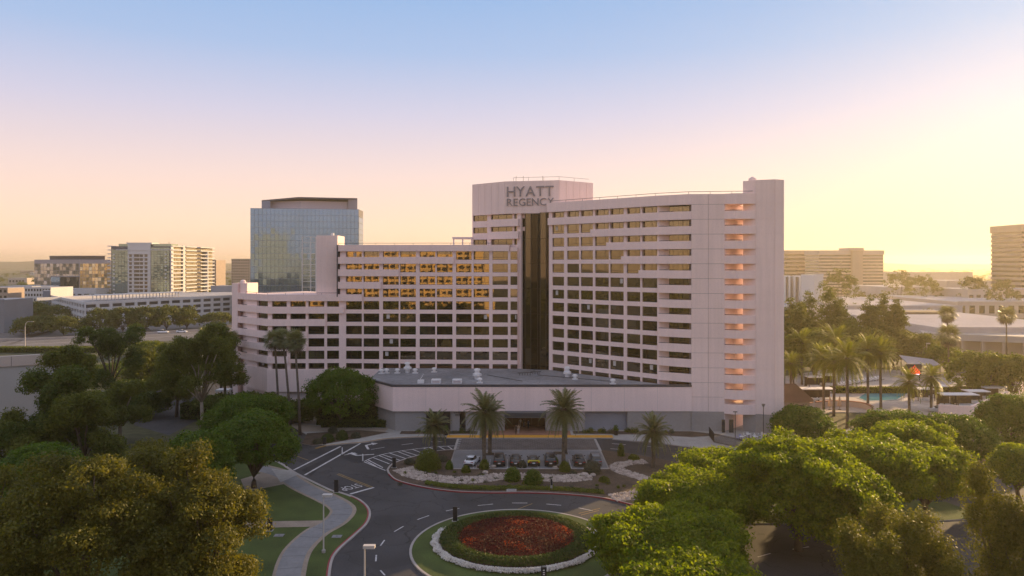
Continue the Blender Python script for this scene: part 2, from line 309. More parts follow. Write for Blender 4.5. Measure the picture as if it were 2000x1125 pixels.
# ---- planting island with the parking court
il = smooth_path([G(755, 919), G(760, 929), G(776, 940.5), G(823, 952.5), G(882, 961), G(948, 964), G(1026, 964), G(1104, 967), G(1174, 974), G(1229, 986.5), G(1290, 1005)], 6)
iu = smooth_path([G(1420, 930), G(1330, 906), G(1222, 886), G(1178, 880.5)], 5)
il2 = smooth_path([G(889, 879), G(848, 882.5), G(794, 896.5), G(765, 907.5), G(755, 919)], 5)
PX0, PX1, PY0, PY1 = -9.9, 15.2, 111.5, 131.0
isl = il+[G(1420, 985)]+iu+[(PX1, 122.0), (PX1, PY0), (PX0, PY0), (PX0, 122.6)]+il2[:-1]
S(slab('planting_island', isl, -0.02, 0.14, (M_mulch, M_kerb)))
S(ribbon(il, 0.0, 0.30, 0.0, 0.165).build('island_kerb', M_kerb)); S(ribbon(il[5:], -0.02, 0.10, 0.0, 0.172).build('red_kerb', M_redkerb)); S(ribbon(il2, 0.0, 0.3, 0.0, 0.165).build('island_kerb', M_kerb))
court = S(sheet('parking_court', [(PX0, PY0), (PX1, PY0), (PX1, PY1), (PX0, PY1)], 0.016, M_conc2))
nx = 30; ny = 10   # paver courses of the lane in front of the entrance
pm_ = MB(); bw, bh = (PX1-PX0-0.6)/nx, 7.6/ny
for j in range(ny):
    for i in range(nx):
        x0 = PX0+0.3+i*bw+(bw/2 if j % 2 else 0); x1 = min(x0+bw-0.03, PX1-0.3); y0 = 123.2+j*bh
        pm_.box(x0, x1, y0, y0+bh-0.03, 0.017, 0.026+random.uniform(0, .003))
setp(pm_.build('paving_stones', M_paver, court), kind='stuff')
def cbox(name, x0, x1, y0, y1, z0, z1, m, parent): return MB().box(x0, x1, y0, y1, z0, z1).build(name, m, parent)
cbox('court_border', PX0-.15, PX0+.2, PY0, PY1, .0, .03, M_conc, court); cbox('court_border', PX1-.2, PX1+.15, PY0, PY1, .0, .03, M_conc, court)
cbox('court_border', PX0+.2, PX1-.2, 122.9, 123.15, .0, .031, M_conc, court); cbox('court_border', PX0+.2, PX1-.2, PY0-.3, PY0, 0, .16, M_kerb, court)
TW = [(-4.75, 112.2, 1.6, 2.6), (7.9, 112.2, 1.7, 2.6), (-3.9, 120.4, 1.9, 1.5), (8.2, 121.0, 2.4, 1.6)]
for i, (x, y, a, b) in enumerate(TW):
    cbox('tree_well', x-a/2, x+a/2, y-b/2, y+b/2, .0, .045, M_mulch, court)
    cbox('tree_well_kerb', x-a/2-.12, x-a/2, y-b/2, y+b/2, 0, .1, M_kerb, court); cbox('tree_well_kerb', x+a/2, x+a/2+.12, y-b/2, y+b/2, 0, .1, M_kerb, court); cbox('tree_well_kerb', x-a/2-.12, x+a/2+.12, y+b/2, y+b/2+.12, 0, .102, M_kerb, court)
for x in (-6.0, -3.55, -0.75, 1.65, 4.1, 6.6, 9.3, 12.0): cbox('stall_line', x-.05, x+.05, 112.0, 117.2, .0, .022, M_paint, court)
# cobble river
rng = np.random.default_rng(7)
def rocks(name, path, half, n, label=None, smin=.10, smax=.26, par=None):
    path = smooth_path(path, 8); mb = MB(); ln = len(path)
    base = [(1, 0, 0), (.31, .95, 0), (-.81, .59, 0), (-.81, -.59, 0), (.31, -.95, 0), (.45, .2, .7), (-.4, .3, .75), (0, -.5, .7)]
    for _ in range(n):
        i = rng.integers(0, ln-1); a = Vector(path[i]).lerp(Vector(path[i+1]), rng.random()); t = (Vector(path[i+1])-Vector(path[i])).normalized(); n_ = Vector((-t.y, t.x))
        p = a+n_*rng.uniform(-half, half); s = rng.uniform(smin, smax); ro = rng.uniform(0, 6.28); c, s_ = math.cos(ro), math.sin(ro)
        mb.add([(p.x+s*(bx*c-by*s_)*rng.uniform(.8, 1.2), p.y+s*(bx*s_+by*c)*rng.uniform(.8, 1.2), .13+s*bz*.9) for bx, by, bz in base],
               [(0, 1, 5), (1, 6, 5), (1, 2, 6), (2, 3, 6), (3, 7, 6), (3, 4, 7), (4, 0, 5), (4, 5, 7), (5, 6, 7)])
    return mb.build(name, M_rock, par)
R1 = [G(786, 917), G(800, 924), G(819, 931), G(870, 938.5), G(928, 938.5), G(983, 932.5), G(1057, 934.5), G(1104, 936.5), G(1147, 932.5)]
R2 = [G(1262, 903), G(1225, 906), G(1203, 913), G(1215, 923), G(1240, 930), G(1262, 938)]
R3 = [G(1195, 974), G(1235, 970), G(1262, 962)]
rb = []
for k_, (p, hw, n_) in enumerate([(R1, 1.7, 1900), (R2, 1.2, 650), (R3, 1.6, 320)]):
    S(ribbon(smooth_path(p, 6), -hw, hw, 0.1, 0.15+.001*k_).build('gravel_bed', mat('gravel_pale', (0.17, .13, .11), .95, .25, 2, fine=(12, .3))))
    setp(rocks('cobbles', p, hw, n_), label=['pale pink cobbles of the long dry stream before the cars', 'pale cobbles of the curling dry stream right of the court', 'pale cobbles at the kerb beside the right-hand trees'][k_], cat='cobbles', kind='stuff')
# ---- hotel forecourt
fw = [(x, y) for x, y in lane_up[5:]]+[G(876, 853.5), (-12, 131.15), (18.6, 131.15), G(1196, 859)]+[G(1282, 866), G(1355, 875), G(1440, 882), G(1520, 884), (52, 134), (52, 160), (-30, 162), (-38, 150), (-44, 142)]
S(slab('forecourt', fw, -0.02, 0.135, (M_conc, M_kerb)))
S(ribbon([(x, y) for x, y in lane_up[3:]], 0.02, 0.32, 0, .15).build('red_kerb', mat('kerb_ochre', (.32, .2, .08), .8, .2, .5)))
cbox('tactile_strip', -12, 18.6, 131.3, 133.2, .1, .152, M_tact, bpy.data.objects['forecourt'])
cbox('entrance_paving', -6, 11, 133.2, 142, .1, .146, M_brick, bpy.data.objects['forecourt'])
S(slab('front_bed', [G(590, 868), G(600, 848), G(700, 842), G(760, 846), G(716, 855), G(640, 868.5), G(610, 872)], .1, .19, (M_mulch, M_kerb)))
S(slab('front_bed', [(-21, 133.9), (-21, 136.2), (-6.5, 136.2), (-6.5, 133.9)], .1, .2, (M_mulch, M_kerb)))
S(slab('front_bed', [(11.5, 134.0), (11.5, 136.2), (34, 136.0), (39, 133.2), (33, 131.5), (25, 133.6)], .1, .2, (M_mulch, M_kerb)))
S(slab('granite_slope', [(-45, 143), (-33, 139), (-24, 138.5), (-24, 136), (-40, 136)], .1, .16, (M_sand, M_sand)))
# ---- round lawn with the flower bed
CX, CY, CR = 0.6, 81.0, 12.1
circ = lambda cx, cy, rx, ry, n=72: [(cx+rx*math.cos(2*math.pi*i/n), cy+ry*math.sin(2*math.pi*i/n)) for i in range(n)]
S(slab('round_lawn', circ(CX, CY, CR-.1, CR-.1), -.02, .13, (M_lawn, M_lawn))); S(ribbon(circ(CX, CY, CR, CR), 0.0, 0.28, 0, .15, True).build('round_kerb', M_kerb))
# ---- right side: verge under the trees and the far road
S(slab('right_verge', [G(1290, 1005), (17, 90), (22, 88), (46, 88), (60, 90), (58, 96), (40, 98), (28, 99.5)], -.02, .125, (M_lawn, M_kerb)))
S(slab('right_verge', [(22, 62), (34, 70.5), (60, 74), (60, 60), (30, 56)], -.02, .125, (M_lawn, M_kerb)))
S(slab('garden_walk', [G(1540, 885), G(1600, 868), G(1660, 838), G(1680, 845), G(1640, 870), G(1560, 893)], -.02, .13, (M_conc, M_kerb)))
# ---- left: street under the trees, freeway
S(sheet('street', [G(0, 886), G(45, 883), G(60, 893), G(0, 906), G(-200, 925), G(-200, 900)], .01, M_asphalt))
fr = [G(-160, 668), G(0, 669), G(200, 660), G(450, 645), G(640, 632)]
S(ribbon(smooth_path(fr, 6), -30, 52, -.04, .05).build('freeway', mat('freeway_concrete', (.15, .135, .13), .9, .15, .05, fine=(.3, .1))))
for a in (-12, 0.5, 13): S(ribbon(smooth_path(fr, 6), a, a+.3, 0, .06+.001).build('lane_line', M_paint))
S(ribbon(smooth_path(fr, 6), 6, 6.6, 0, .95).build('median_barrier', mat('barrier_concrete', (.42, .36, .32), .9, .15, .2)))
S(ribbon(smooth_path(fr, 6), 52, 53, 0, 1.1).build('freeway_parapet', MATS['barrier_concrete']))
# ------------------------------------------------------------------ hotel
M_wall = mat('stucco_cream', (0.87, 0.67, 0.62), 0.9, 0.04, 0.15, 0.002, 12, fine=(2.5, 0.02), streak=.035)
M_wall2 = mat('stucco_panel', (0.85, 0.662, 0.605), 0.9, 0.05, 0.1, 0.002, 12, fine=(2.5, 0.02), streak=.045)
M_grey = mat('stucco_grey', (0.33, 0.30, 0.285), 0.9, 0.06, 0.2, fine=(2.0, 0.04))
M_roof = mat('roof_membrane', (0.24, 0.235, 0.245), 0.9, 0.2, 0.12, fine=(1.2, 0.15), crack=.25)
M_roofedge = mat('roof_edge_metal', (0.07, 0.065, 0.07), 0.6, 0.1, 0.3)
M_glass = glassmat('bronze_glass', (0.014, 0.010, 0.007), 2.7, 0.015, 0.0016, 0.8, (1, .84, .55))
M_slot = glassmat('slot_glass', (0.005, 0.004, 0.003), 1.4, 0.03, 0.002, 0.4, (1, .84, .58))
M_strip = glassmat('strip_glass', (0.012, 0.009, 0.006), 2.0, 0.03, 0.001, 0.4, (1, .84, .58))
_t = M_glass.node_tree; _oi = _t.nodes.new('ShaderNodeObjectInfo'); _cr = _t.nodes.new('ShaderNodeValToRGB'); _cr.color_ramp.interpolation = 'CONSTANT'   # curtains drawn behind some panes
_cr.color_ramp.elements[0].color = (.010, .008, .006, 1); _cr.color_ramp.elements[1].position = .62; _cr.color_ramp.elements[1].color = (.02, .016, .012, 1); _e = _cr.color_ramp.elements.new(.86); _e.color = (.045, .036, .027, 1)
_t.links.new(_oi.outputs['Random'], _cr.inputs[0]); _t.links.new(_cr.outputs[0], _t.nodes['Principled BSDF'].inputs['Base Color'])
M_frame = mat('window_frame', (0.035, 0.028, 0.024), 0.5, 0.1, 1)
M_sash = mat('sash_bronze', (0.05, 0.04, 0.033), 0.5, 0.1, 1)
M_letter = mat('letter_grey', (0.27, 0.235, 0.24), 0.6, 0.06, 1)
M_white = mat('white_metal', (0.72, 0.69, 0.68), 0.6, 0.06, 1)
M_dark = mat('black_metal', (0.02, 0.02, 0.022), 0.5, 0.1, 1)
hotel = thing('hotel', 'large cream stepped hotel with grid windows and a lettered centre tower', 'building', (0, 165, 0))
class Seg:
    def __init__(s, P0, P1):
        s.p = Vector(P0); s.q = Vector(P1); s.t = (s.q-s.p).normalized(); s.n = Vector((s.t.y, -s.t.x)); s.L = (s.q-s.p).length; s.ang = math.atan2(s.t.y, s.t.x)
    def u(s, px, d=0):
        k = (px-1000)/F; P = s.p+s.n*d; return (k*P.y-P.x)/(s.t.x-k*s.t.y)
    def at(s, u, d=0): v = s.p+s.t*u+s.n*d; return (v.x, v.y)
    def quad(s, u0, u1, d0, d1): return [s.at(u0, d1), s.at(u1, d1), s.at(u1, d0), s.at(u0, d0)]
    def box(s, u0, u1, z0, z1, d0, d1, name, m, parent): return MB().prism(s.quad(u0, u1, d0, d1), z0, z1).build(name, m, parent)
FL = 2.83
zt = lambda k: 43.3-FL*k
# window meshes, unit size, facing -y
def window_meshes(kind):
    p = MB(); p.add([(-.5, 0, -.5), (.5, 0, -.5), (.5, 0, .5), (-.5, 0, .5)], [(0, 1, 2, 3)])
    f = MB(); b = .014
    f.box(-.5, -.5+b, -.05, .02, -.5, .5); f.box(.5-b, .5, -.05, .02, -.5, .5); f.box(-.5+b, .5-b, -.05, .02, .5-.03, .5); f.box(-.5+b, .5-b, -.05, .02, -.5, -.46)
    if kind == 'full': f.box(-.5+b, .5-b, -.045, .02, -.24, -.21); f.box(.20, .212, -.04, .02, -.21, .47)
    elif kind == 'short': f.box(.06, .075, -.045, .02, -.46, .47); f.box(.34, .352, -.045, .02, -.46, .47)
    else: f.box(-.2, -.188, -.045, .02, -.46, .47); f.box(.18, .192, -.04, .02, -.46, .47)
    return p.mesh('window_pane', M_glass), f.mesh('window_frame', M_frame)
WM = {k: window_meshes(k) for k in ('full', 'short', 'wide')}
rw = random.Random(11)
def window(seg, u0, u1, z0, z1, d, kind, parent):
    pm, fm = WM[kind]; x, y = seg.at((u0+u1)/2, d)
    o = link('window', pm, parent, loc=(x, y, (z0+z1)/2), scale=(u1-u0, 1, z1-z0))
    o.rotation_euler = (R(rw.gauss(0, .22)), 0, seg.ang+R(rw.gauss(0, .28)))
    f = bpy.data.objects.new('frame', fm); COL.objects.link(f); f.parent = o
    if rw.random() < .07: # pale drawn blind or notice behind the glass
        b = MB(); a = rw.uniform(-.4, .2); b.add([(a, -.012, -.1), (a+.2, -.012, -.1), (a+.2, -.012, .4), (a, -.012, .4)], [(0, 1, 2, 3)])
        c = b.build('notice', mat('notice_pale', (.5, .47, .45), .7, .1, 1), None); c.parent = o
    return o
def grid(seg, bays, rows, short_if, parent, u_lo, u_hi, zbot):
    """piers, spandrels and windows on one facade plane"""
    us = [(seg.u(a), seg.u(b)) for a, b in bays]
    edges = [u_lo]+[e for ab in us for e in ab]+[u_hi]
    for i in range(0, len(edges), 2):
        if edges[i+1]-edges[i] > .05: seg.box(edges[i], edges[i+1], zbot, zt(rows[0])+.001, -.75, 0, 'pier', M_wall, parent)
    for k in rows:
        z1 = zt(k)
        lo = zt(k)-1.93
        if k+1 <= rows[-1]: seg.box(u_lo+.02, u_hi-.02, zt(k+1), lo, -.7, -.04, 'spandrel', M_wall, parent)
        else: seg.box(u_lo+.02, u_hi-.02, zbot, lo, -.7, -.04, 'spandrel', M_wall, parent)
        for i, (a, b) in enumerate(us):
            sh = short_if(k, i)
            z0 = z1-1.93
            window(seg, a, b, z0, z1, -.62 if sh else -.3, 'short' if sh else 'full', parent)
# ---- right wing
R0, R1p, R2p = PD(1072, 158), PD(1287, 140.5), PD(1352, 137.2)
SR = Seg(R0, R1p)
rb = [(1078.6, 1101.6), (1107.4, 1131), (1134, 1158), (1162, 1189), (1191.5, 1218), (1224, 1250.5), (1254, 1283.5)]
band_start = {0: 1073, 1: 1156, 2: 1187, 3: 1216, 4: 1250}
def sh_r(k, i): return k in band_start and rb[i][0] >= band_start[k]-6
grid(SR, rb, list(range(13)), sh_r, hotel, 0, SR.L, 7.0)
SB = Seg(R1p, R2p)
BP = .62   # how far the balcony bands stand out
def bandpoly(pts, d0, d1):      # band along a bent facade line
    def off(d):
        o = []
        for i, p in enumerate(pts):
            ns = []
            if i > 0: ns.append(Seg(pts[i-1], p).n)
            if i < len(pts)-1: ns.append(Seg(p, pts[i+1]).n)
            n_ = sum(ns, Vector((0, 0))).normalized(); c = n_.dot(ns[0]); o.append(tuple(Vector(p)+n_*(d/c)))
        return o
    return off(d1)+off(d0)[::-1]
for k in range(13):
    z1 = zt(k)-1.28; z0 = zt(k+1) if k < 12 else 7.0
    pts = [R1p, R2p]
    if k in band_start: pts = [SR.at(SR.u(band_start[k]))]+pts
    MB().prism(bandpoly(pts, .003, BP), z0, z1).build('balcony_band', M_wall, hotel)
    # recessed balcony behind the bend: slanted cheek, windows, soffit
    u0 = SB.u(1307, -1.4)
    MB().prism([SB.at(0.02, 0), SB.at(u0, -1.4), SB.at(u0-.4, -1.6), SB.at(-.3, -.4)], z0, zt(k)).build('balcony_cheek', M_wall, hotel)
    SB.box(.1, SB.L-.01, zt(k), zt(k)+.28, -1.7, -.01, 'balcony_slab', M_wall, hotel)
    um = u0+(SB.L-u0)*.55
    window(SB, u0, um, zt(k)-2.3, zt(k)-.0, -1.45, 'wide', hotel); window(SB, um, SB.L+.3, zt(k)-2.3, zt(k)-.0, -1.45, 'wide', hotel)
    MB().tube([(*SB.at(.1, BP-.1), z1+.1), (*SB.at(SB.L*.45, BP-.1), z1+.1)], .045, 5).build('rail', M_frame, hotel)
# top fascia of the right wing
MB().prism(bandpoly([R0, R1p, R2p], -18, BP-.02), zt(0), 45.3).build('parapet', M_wall, hotel)
WR0 = SB.at(SB.L, BP); WR1 = PD(1414.7, 136.3)
SW = Seg(WR0, WR1)
# plain panel wall: recessed joints between panels
MB().prism(SW.quad(0.02, SW.L-.05, -3, -.1), 0.2, 45.28).build('backing_wall', mat('joint_shadow', (.26, .21, .2), .9, .05, 1), hotel)
def panels(seg, cuts, rows_z, d, m, parent, th=.1):
    for a, b in zip(cuts[:-1], cuts[1:]):
        for z0, z1 in zip(rows_z[:-1], rows_z[1:]): seg.box(a+.028, b-.028, z0+.028, z1-.028, d-th, d, 'wall_panel', m, parent)
zr = [3.8]+[zt(k) for k in range(12, -1, -1)]+[45.3]
zr = [3.8, 6.6]+[zt(k) for k in range(12, -1, -1)]+[45.3]
panels(SW, [0, SW.u(1383.5), SW.L], zr, 0, M_wall2, hotel)
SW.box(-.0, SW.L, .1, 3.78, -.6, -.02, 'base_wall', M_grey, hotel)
# end wall of the wing that looks into the open stair balconies
e0 = Vector(WR1); e1 = Vector((46.1, 142.0)); e2 = Vector((48.4, 145.6))
MB().prism([e0, e1, e2, (46, 168), (36, 168), (e0.x-1.5, e0.y+1.5)], 0.1, 45.25).build('end_wall', M_wall, hotel)
# stair tower slab
T0, T1, T2, T3 = PD(1451, 136.9), PD(1476, 135.2), PD(1513, 134.0), PD(1531, 135.0)
MB().prism([T0, T1, T2, T3, (T3[0]-.2, 138.4), (T0[0]+1.2, 138.6)], 0.1, 47.75).build('stair_tower', M_wall, hotel)
for a, b in ((T1, T2), (T2, T3)):
    sg = Seg(a, b); panels(sg, [0.01, sg.L-.01], [3.7]+zr[1:-1]+[45.6, 47.8], .07, M_wall2, hotel, .06)
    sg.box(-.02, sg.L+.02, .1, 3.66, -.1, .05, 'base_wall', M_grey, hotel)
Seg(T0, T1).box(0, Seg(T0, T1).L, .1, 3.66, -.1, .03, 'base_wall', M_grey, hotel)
MB().lathe([(.75, 47.75), (.7, 48.3), (.35, 48.5), (.3, 48.6)], T0[0]+1.9, 137.2, 12).build('roof_vent', M_wall, hotel)
mid = PD(1436, 135.35)
for k in range(13):
    zf = zt(k)-1.28; zb_ = zt(k+1) if k < 12 else 6.3
    out_ = [WR1, mid, T1]; inn = [(T1[0]-.2, T1[1]+.35), (mid[0], mid[1]+.3), (WR1[0]+.3, WR1[1]+.3)]
    MB().prism(out_+inn, zb_, zf).build('balcony_band', M_wall, hotel)
    MB().prism([(WR1[0]+.05, WR1[1]+.12), (mid[0], mid[1]+.1), (T1[0]-.1, T1[1]+.1), (T0[0]+.1, T0[1]+.1), (T0[0]+2, 138.7), e1, (e0.x+.3, e0.y+.4)], zb_+.02, zb_+.3).build('balcony_slab', M_wall, hotel)
    MB().prism([(T0[0]+2, 138.75), (e1.x+.1, e1.y-.1), (e1.x-.1, e1.y-.2), (T0[0]+1.8, 138.75)], zb_+.3, zf-.1).build('sun_block_parapet', M_wall, hotel)  # unseen wall added to keep low sun off the balcony floor
    MB().tube([(WR1[0]+.1, WR1[1]-.02, zf+.12), (mid[0], mid[1]+.06, zf+.12), (*PD(1450, 135.5), zf+.12)], .06, 5).build('rail', M_frame, hotel)
MB().prism([WR1, mid, T1, T0, (44.4, 140), e1, (e0.x+.3, e0.y+.4)], zt(0), 45.3).build('balcony_roof', M_wall, hotel)
# low balcony over the patio
MB().prism([WR1, mid, T1, T0, e1, (e0.x+.3, e0.y+.4)], 3.5, 5.3).build('balcony_band', M_wall, hotel)
# core of right wing behind the facade
def core(pts, z0, z1, name='core_wall', m=None): return MB().prism(pts, z0, z1).build(name, m or M_wall, hotel)
core([SR.at(0, -.72), SR.at(SR.L-2.2, -.72), SB.at(-.6, -1.9), SB.at(SB.L+.3, -1.9), (36, 168), (10, 176)], .1, 43.35)
MB().prism([SR.at(0, .2), SR.at(SR.L, .1), SB.at(SB.L, .1), WR1, (46, 166), (12, 176)], 45.0, 45.12).build('roof', M_roof, hotel)
# roof rail
def rail(pts, z, parent, h=.75, step=4.0, r=.05):
    MB().tube([(*p, z+h) for p in pts], r, 5).build('roof_rail', M_roofedge, parent)
    for a, b in zip(pts[:-1], pts[1:]):
        a, b = Vector(a), Vector(b); n = max(1, int((b-a).length/step))
        for i in range(n): p = a.lerp(b, i/n); MB().box(p.x-.03, p.x+.03, p.y-.03, p.y+.03, z-.05, z+h-.02).build('rail_post', M_roofedge, parent)
rail([PD(1074, 157.5), PD(1280, 140.3), PD(1345, 137), PD(1472, 135.6)], 45.3, hotel, .45)
# ---- left wing
LA, LB = PD(664, 163.5), PD(1010.6, 161.3)
SL = Seg(LA, LB)
lb = [(675.6, 706.7), (710, 740.6), (747.6, 778.7), (781.5, 812.2), (819.5, 850.2), (853, 883.8), (890.7, 921), (925, 955.3), (961.9, 992), (997, 1010.2)]
lstart = {3: 887, 4: 780, 5: 745, 6: 708}
def sh_l(k, i): return k in lstart and lb[i][1] <= lstart[k]+6
grid(SL, lb, list(range(3, 13)), sh_l, hotel, 0, SL.L, 7.0)
for k, e in lstart.items(): MB().prism(SL.quad(-.3, SL.u(e), .003, BP), zt(k+1), zt(k)-1.28).build('balcony_band', M_wall, hotel)
MB().prism(SL.quad(-.3, SL.u(995), -17, BP-.05), zt(3), 36.25).build('parapet', M_wall, hotel)
SL.box(SL.u(996), SL.L, zt(3)-.02, zt(2)-1.9, -.7, -.04, 'spandrel', M_wall, hotel)
core([SL.at(0, -.72), SL.at(SL.L, -.72), (3, 180), (-39, 181)], .1, 34.9)
rail([SL.at(-.2, .4), SL.at(SL.u(992), .4)], 36.25, hotel, .4)
MB().prism(SL.quad(-.55, -.3, -6, BP+.1), 24.5, 36.3).build('dark_end_strip', M_roofedge, hotel)  # dark vertical strip at the left end of the upper wing
# lower left part with the bend
LC, LD = PD(525, 163.2), PD(482.5, 170)
SC, SD = Seg(LC, LA), Seg(LD, LC)
cb = [(531, 560), (566.7, 597), (602, 633.5), (638.5, 668)]
cstart = {7: 672, 8: 636.5, 9: 600, 10: 600, 11: 564.5}
def sh_c(k, i): return k == 12 or cb[i][1] <= cstart[k]+6
grid(SC, cb[:3]+[(638.5, 662)], list(range(7, 13)), sh_c, hotel, 0, SC.L, 7.0)
u0, u1 = SD.u(502), SD.u(523)
for a, b in ((0, u0), (u1, SD.L)): SD.box(a, b, 7.0, zt(7), -.7, 0, 'pier', M_wall, hotel)
for k in range(7, 13):
    SD.box(.02, SD.L-.02, zt(k+1) if k < 12 else 7.0, zt(k)-1.28, -.65, -.03, 'spandrel', M_wall, hotel)
    window(SD, u0, u1, zt(k)-1.4, zt(k), -.5, 'short', hotel)
    if k in cstart: MB().prism(bandpoly([LD, LC, SC.at(SC.u(cstart[k]))], .003, BP-.1), zt(k+1), zt(k)-1.28).build('balcony_band', M_wall, hotel)
MB().prism(bandpoly([LD, LC, LA], -16, BP-.12), zt(7), 25.0).build('parapet', M_wall, hotel)
MB().prism(bandpoly([LD, LC, LA], -15, .1), 24.6, 24.75).build('roof', M_roof, hotel)
MB().prism(bandpoly([LD, LC, LA, LB], .001, BP-.11), 2.9, zt(12)-1.3).build('base_band', M_wall, hotel)
core([SD.at(0, -.7), SC.at(0, -.72), SC.at(SC.L, -.72), (-39, 180), (-60, 182)], .1, 23.6)
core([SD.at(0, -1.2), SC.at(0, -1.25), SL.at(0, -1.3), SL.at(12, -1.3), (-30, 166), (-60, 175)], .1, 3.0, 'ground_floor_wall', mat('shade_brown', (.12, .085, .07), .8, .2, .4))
rail([SD.at(0, .3), SD.at(SD.L, .3), SC.at(SC.L, .3)], 25.0, hotel, .35)
# left stair tower with open balconies
E0, E1 = PD(453, 173.5), PD(464, 172.8)
MB().prism([E0, E1, (E1[0]+.6, E1[1]+4), (E0[0]+.3, E0[1]+7)], .1, 27.3).build('stair_tower', M_wall, hotel)
MB().prism([(-66, 173.5), PD(483, 171.8), (PD(483, 171.8)[0], 179), (-67.5, 180)], 23.6, 27.3).build('stair_house', M_wall, hotel)
MB().lathe([(.7, 27.3), (.65, 27.8), (.3, 28.1)], -65.2, 173.8, 12).build('roof_vent', M_wall, hotel)
MB().prism([LD, (LD[0]-3.4, LD[1]+5.5), (-62, 182), (-58, 178)], .1, 23.6).build('end_wall', M_wall, hotel)
mE = PD(472, 171.0)
for k in range(7, 13):
    zf = zt(k)-1.28; zb_ = zt(k+1) if k < 12 else 6.4
    MB().prism([E1, mE, LD, (LD[0]-.1, LD[1]+.4), (mE[0], mE[1]+.4), (E1[0]+.2, E1[1]+.4)], zb_, zf).build('balcony_band', M_wall, hotel)
    MB().prism([(E1[0]+.1, E1[1]+.1), (mE[0], mE[1]+.1), (LD[0]-.1, LD[1]+.1), (LD[0]-3, LD[1]+5), (E1[0]+.5, E1[1]+3.6)], zb_+.02, zb_+.3).build('balcony_slab', M_wall, hotel)
    MB().tube([(mE[0], mE[1]-.02, zf+.1), (LD[0], LD[1]-.02, zf+.1)], .06, 5).build('rail', M_frame, hotel)
MB().prism([E1, mE, LD, (LD[0]-3, LD[1]+5), (E1[0]+.5, E1[1]+3.6)], zt(7), 25.0).build('balcony_roof', M_wall, hotel)
MB().prism([LD, LC, SC.at(4), (SC.at(4)[0], 166), (LD[0]+2, 172)], .1, 2.9).build('ground_floor_wall', M_wall, hotel)
# lift tower
lt = MB(); lt.box(-45.1, -40.2, 165.2, 172, 24.0, 38.5); lt.build('lift_tower', M_wall, hotel)
sgl = Seg((-45.1, 165.2), (-40.2, 165.2)); panels(sgl, [0.01, 2.45, sgl.L-.01], [25, 27.8, 30.6, 33.4, 36.0, 38.5], .06, M_wall2, hotel, .055)
MB().box(-41.9, -41.3, 166, 166.5, 38.5, 39.1).build('roof_lamp', M_white, hotel)
# ---- centre tower with the sign
A_, B_, C_, D_ = PD(922.6, 169), PD(986.4, 162.5), PD(1092, 160), PD(1158, 165.7)
MB().prism([A_, B_, C_, D_, (18, 182), (-6, 184)], zt(0), 50.65).build('sign_tower', M_wall, hotel)
for a, b, n_ in ((A_, B_, 5), (B_, C_, 6), (C_, D_, 5)):
    sg = Seg(a, b); panels(sg, [sg.L*i/n_ for i in range(n_+1)], [zt(0), 50.65], .07, M_wall2, hotel, .066)
ST = Seg(A_, PD(1017, 161.9))
core([ST.at(0, -.7), ST.at(ST.L, -.7), (4, 182), (-6, 184)], .1, zt(0)+.05)
tb = [(924, 951.5), (959, 1001), (1004, 1010)]
for k in range(3):
    for a, b in tb: window(ST, ST.u(a), ST.u(b), zt(k)-1.6, zt(k), -.4, 'wide', hotel)
    ST.box(.01, ST.L-.3, zt(k+1), zt(k)-1.35, -.7, 0, 'spandrel', M_wall, hotel)
    if k < 2: ST.box(ST.u(957), ST.u(1016), zt(k+1), zt(k)-1.15, .003, .95, 'balcony_band', M_wall, hotel)
for a, b in ((922.6, 924), (951.5, 959), (1001, 1004), (1010, 1017)): ST.box(max(0, ST.u(a)), min(ST.L, ST.u(b)), 33 if a < 1009 else 7, zt(0), -.7, .02, 'pier', M_wall, hotel)
# dark folded glass shaft between the wings
q0, q1 = Vector(PD(1017, 163.0)), Vector(PD(1073, 159.2)); td = (q1-q0); nd = Vector((td.y, -td.x)).normalized()
fr_ = [0, .15, .15, .34, .52, .67, .86, 1.0]; dp = [-.9, -.7, -.1, -.25, -1.1, -.15, -.35, -.9]
for i in range(len(fr_)-1):
    a = q0+td*fr_[i]+nd*dp[i]; b = q0+td*fr_[i+1]+nd*dp[i+1]
    for z0, z1 in zip([7.0]+[zt(k) for k in range(12, 0, -2)], [zt(k) for k in range(12, 0, -2)]+[zt(0)+.2]):
        mb = MB(); mb.add([(a.x, a.y, z0+.04), (b.x, b.y, z0+.04), (b.x, b.y, z1-.04), (a.x, a.y, z1-.04)], [(0, 1, 2, 3)]); mb.build('glass_pane', M_strip if i in (2, 5) else M_slot, hotel)
    MB().box(a.x-.06, a.x+.06, a.y-.09, a.y+.03, 7, zt(0)).build('mullion', M_sash, hotel)
MB().prism([tuple(q0-nd*1.2), tuple(q1-nd*1.2), (10, 176), (2, 178)], .1, zt(0)).build('core_wall', M_frame, hotel)
for k in (0, 1): MB().prism([tuple(q0+td*.01-nd*.2), tuple(q0+td*.14-nd*.05), tuple(q0+td*.14-nd*.6), tuple(q0+td*.01-nd*.8)], zt(k)-1.0, zt(k)-.1).build('spandrel', M_wall, hotel)
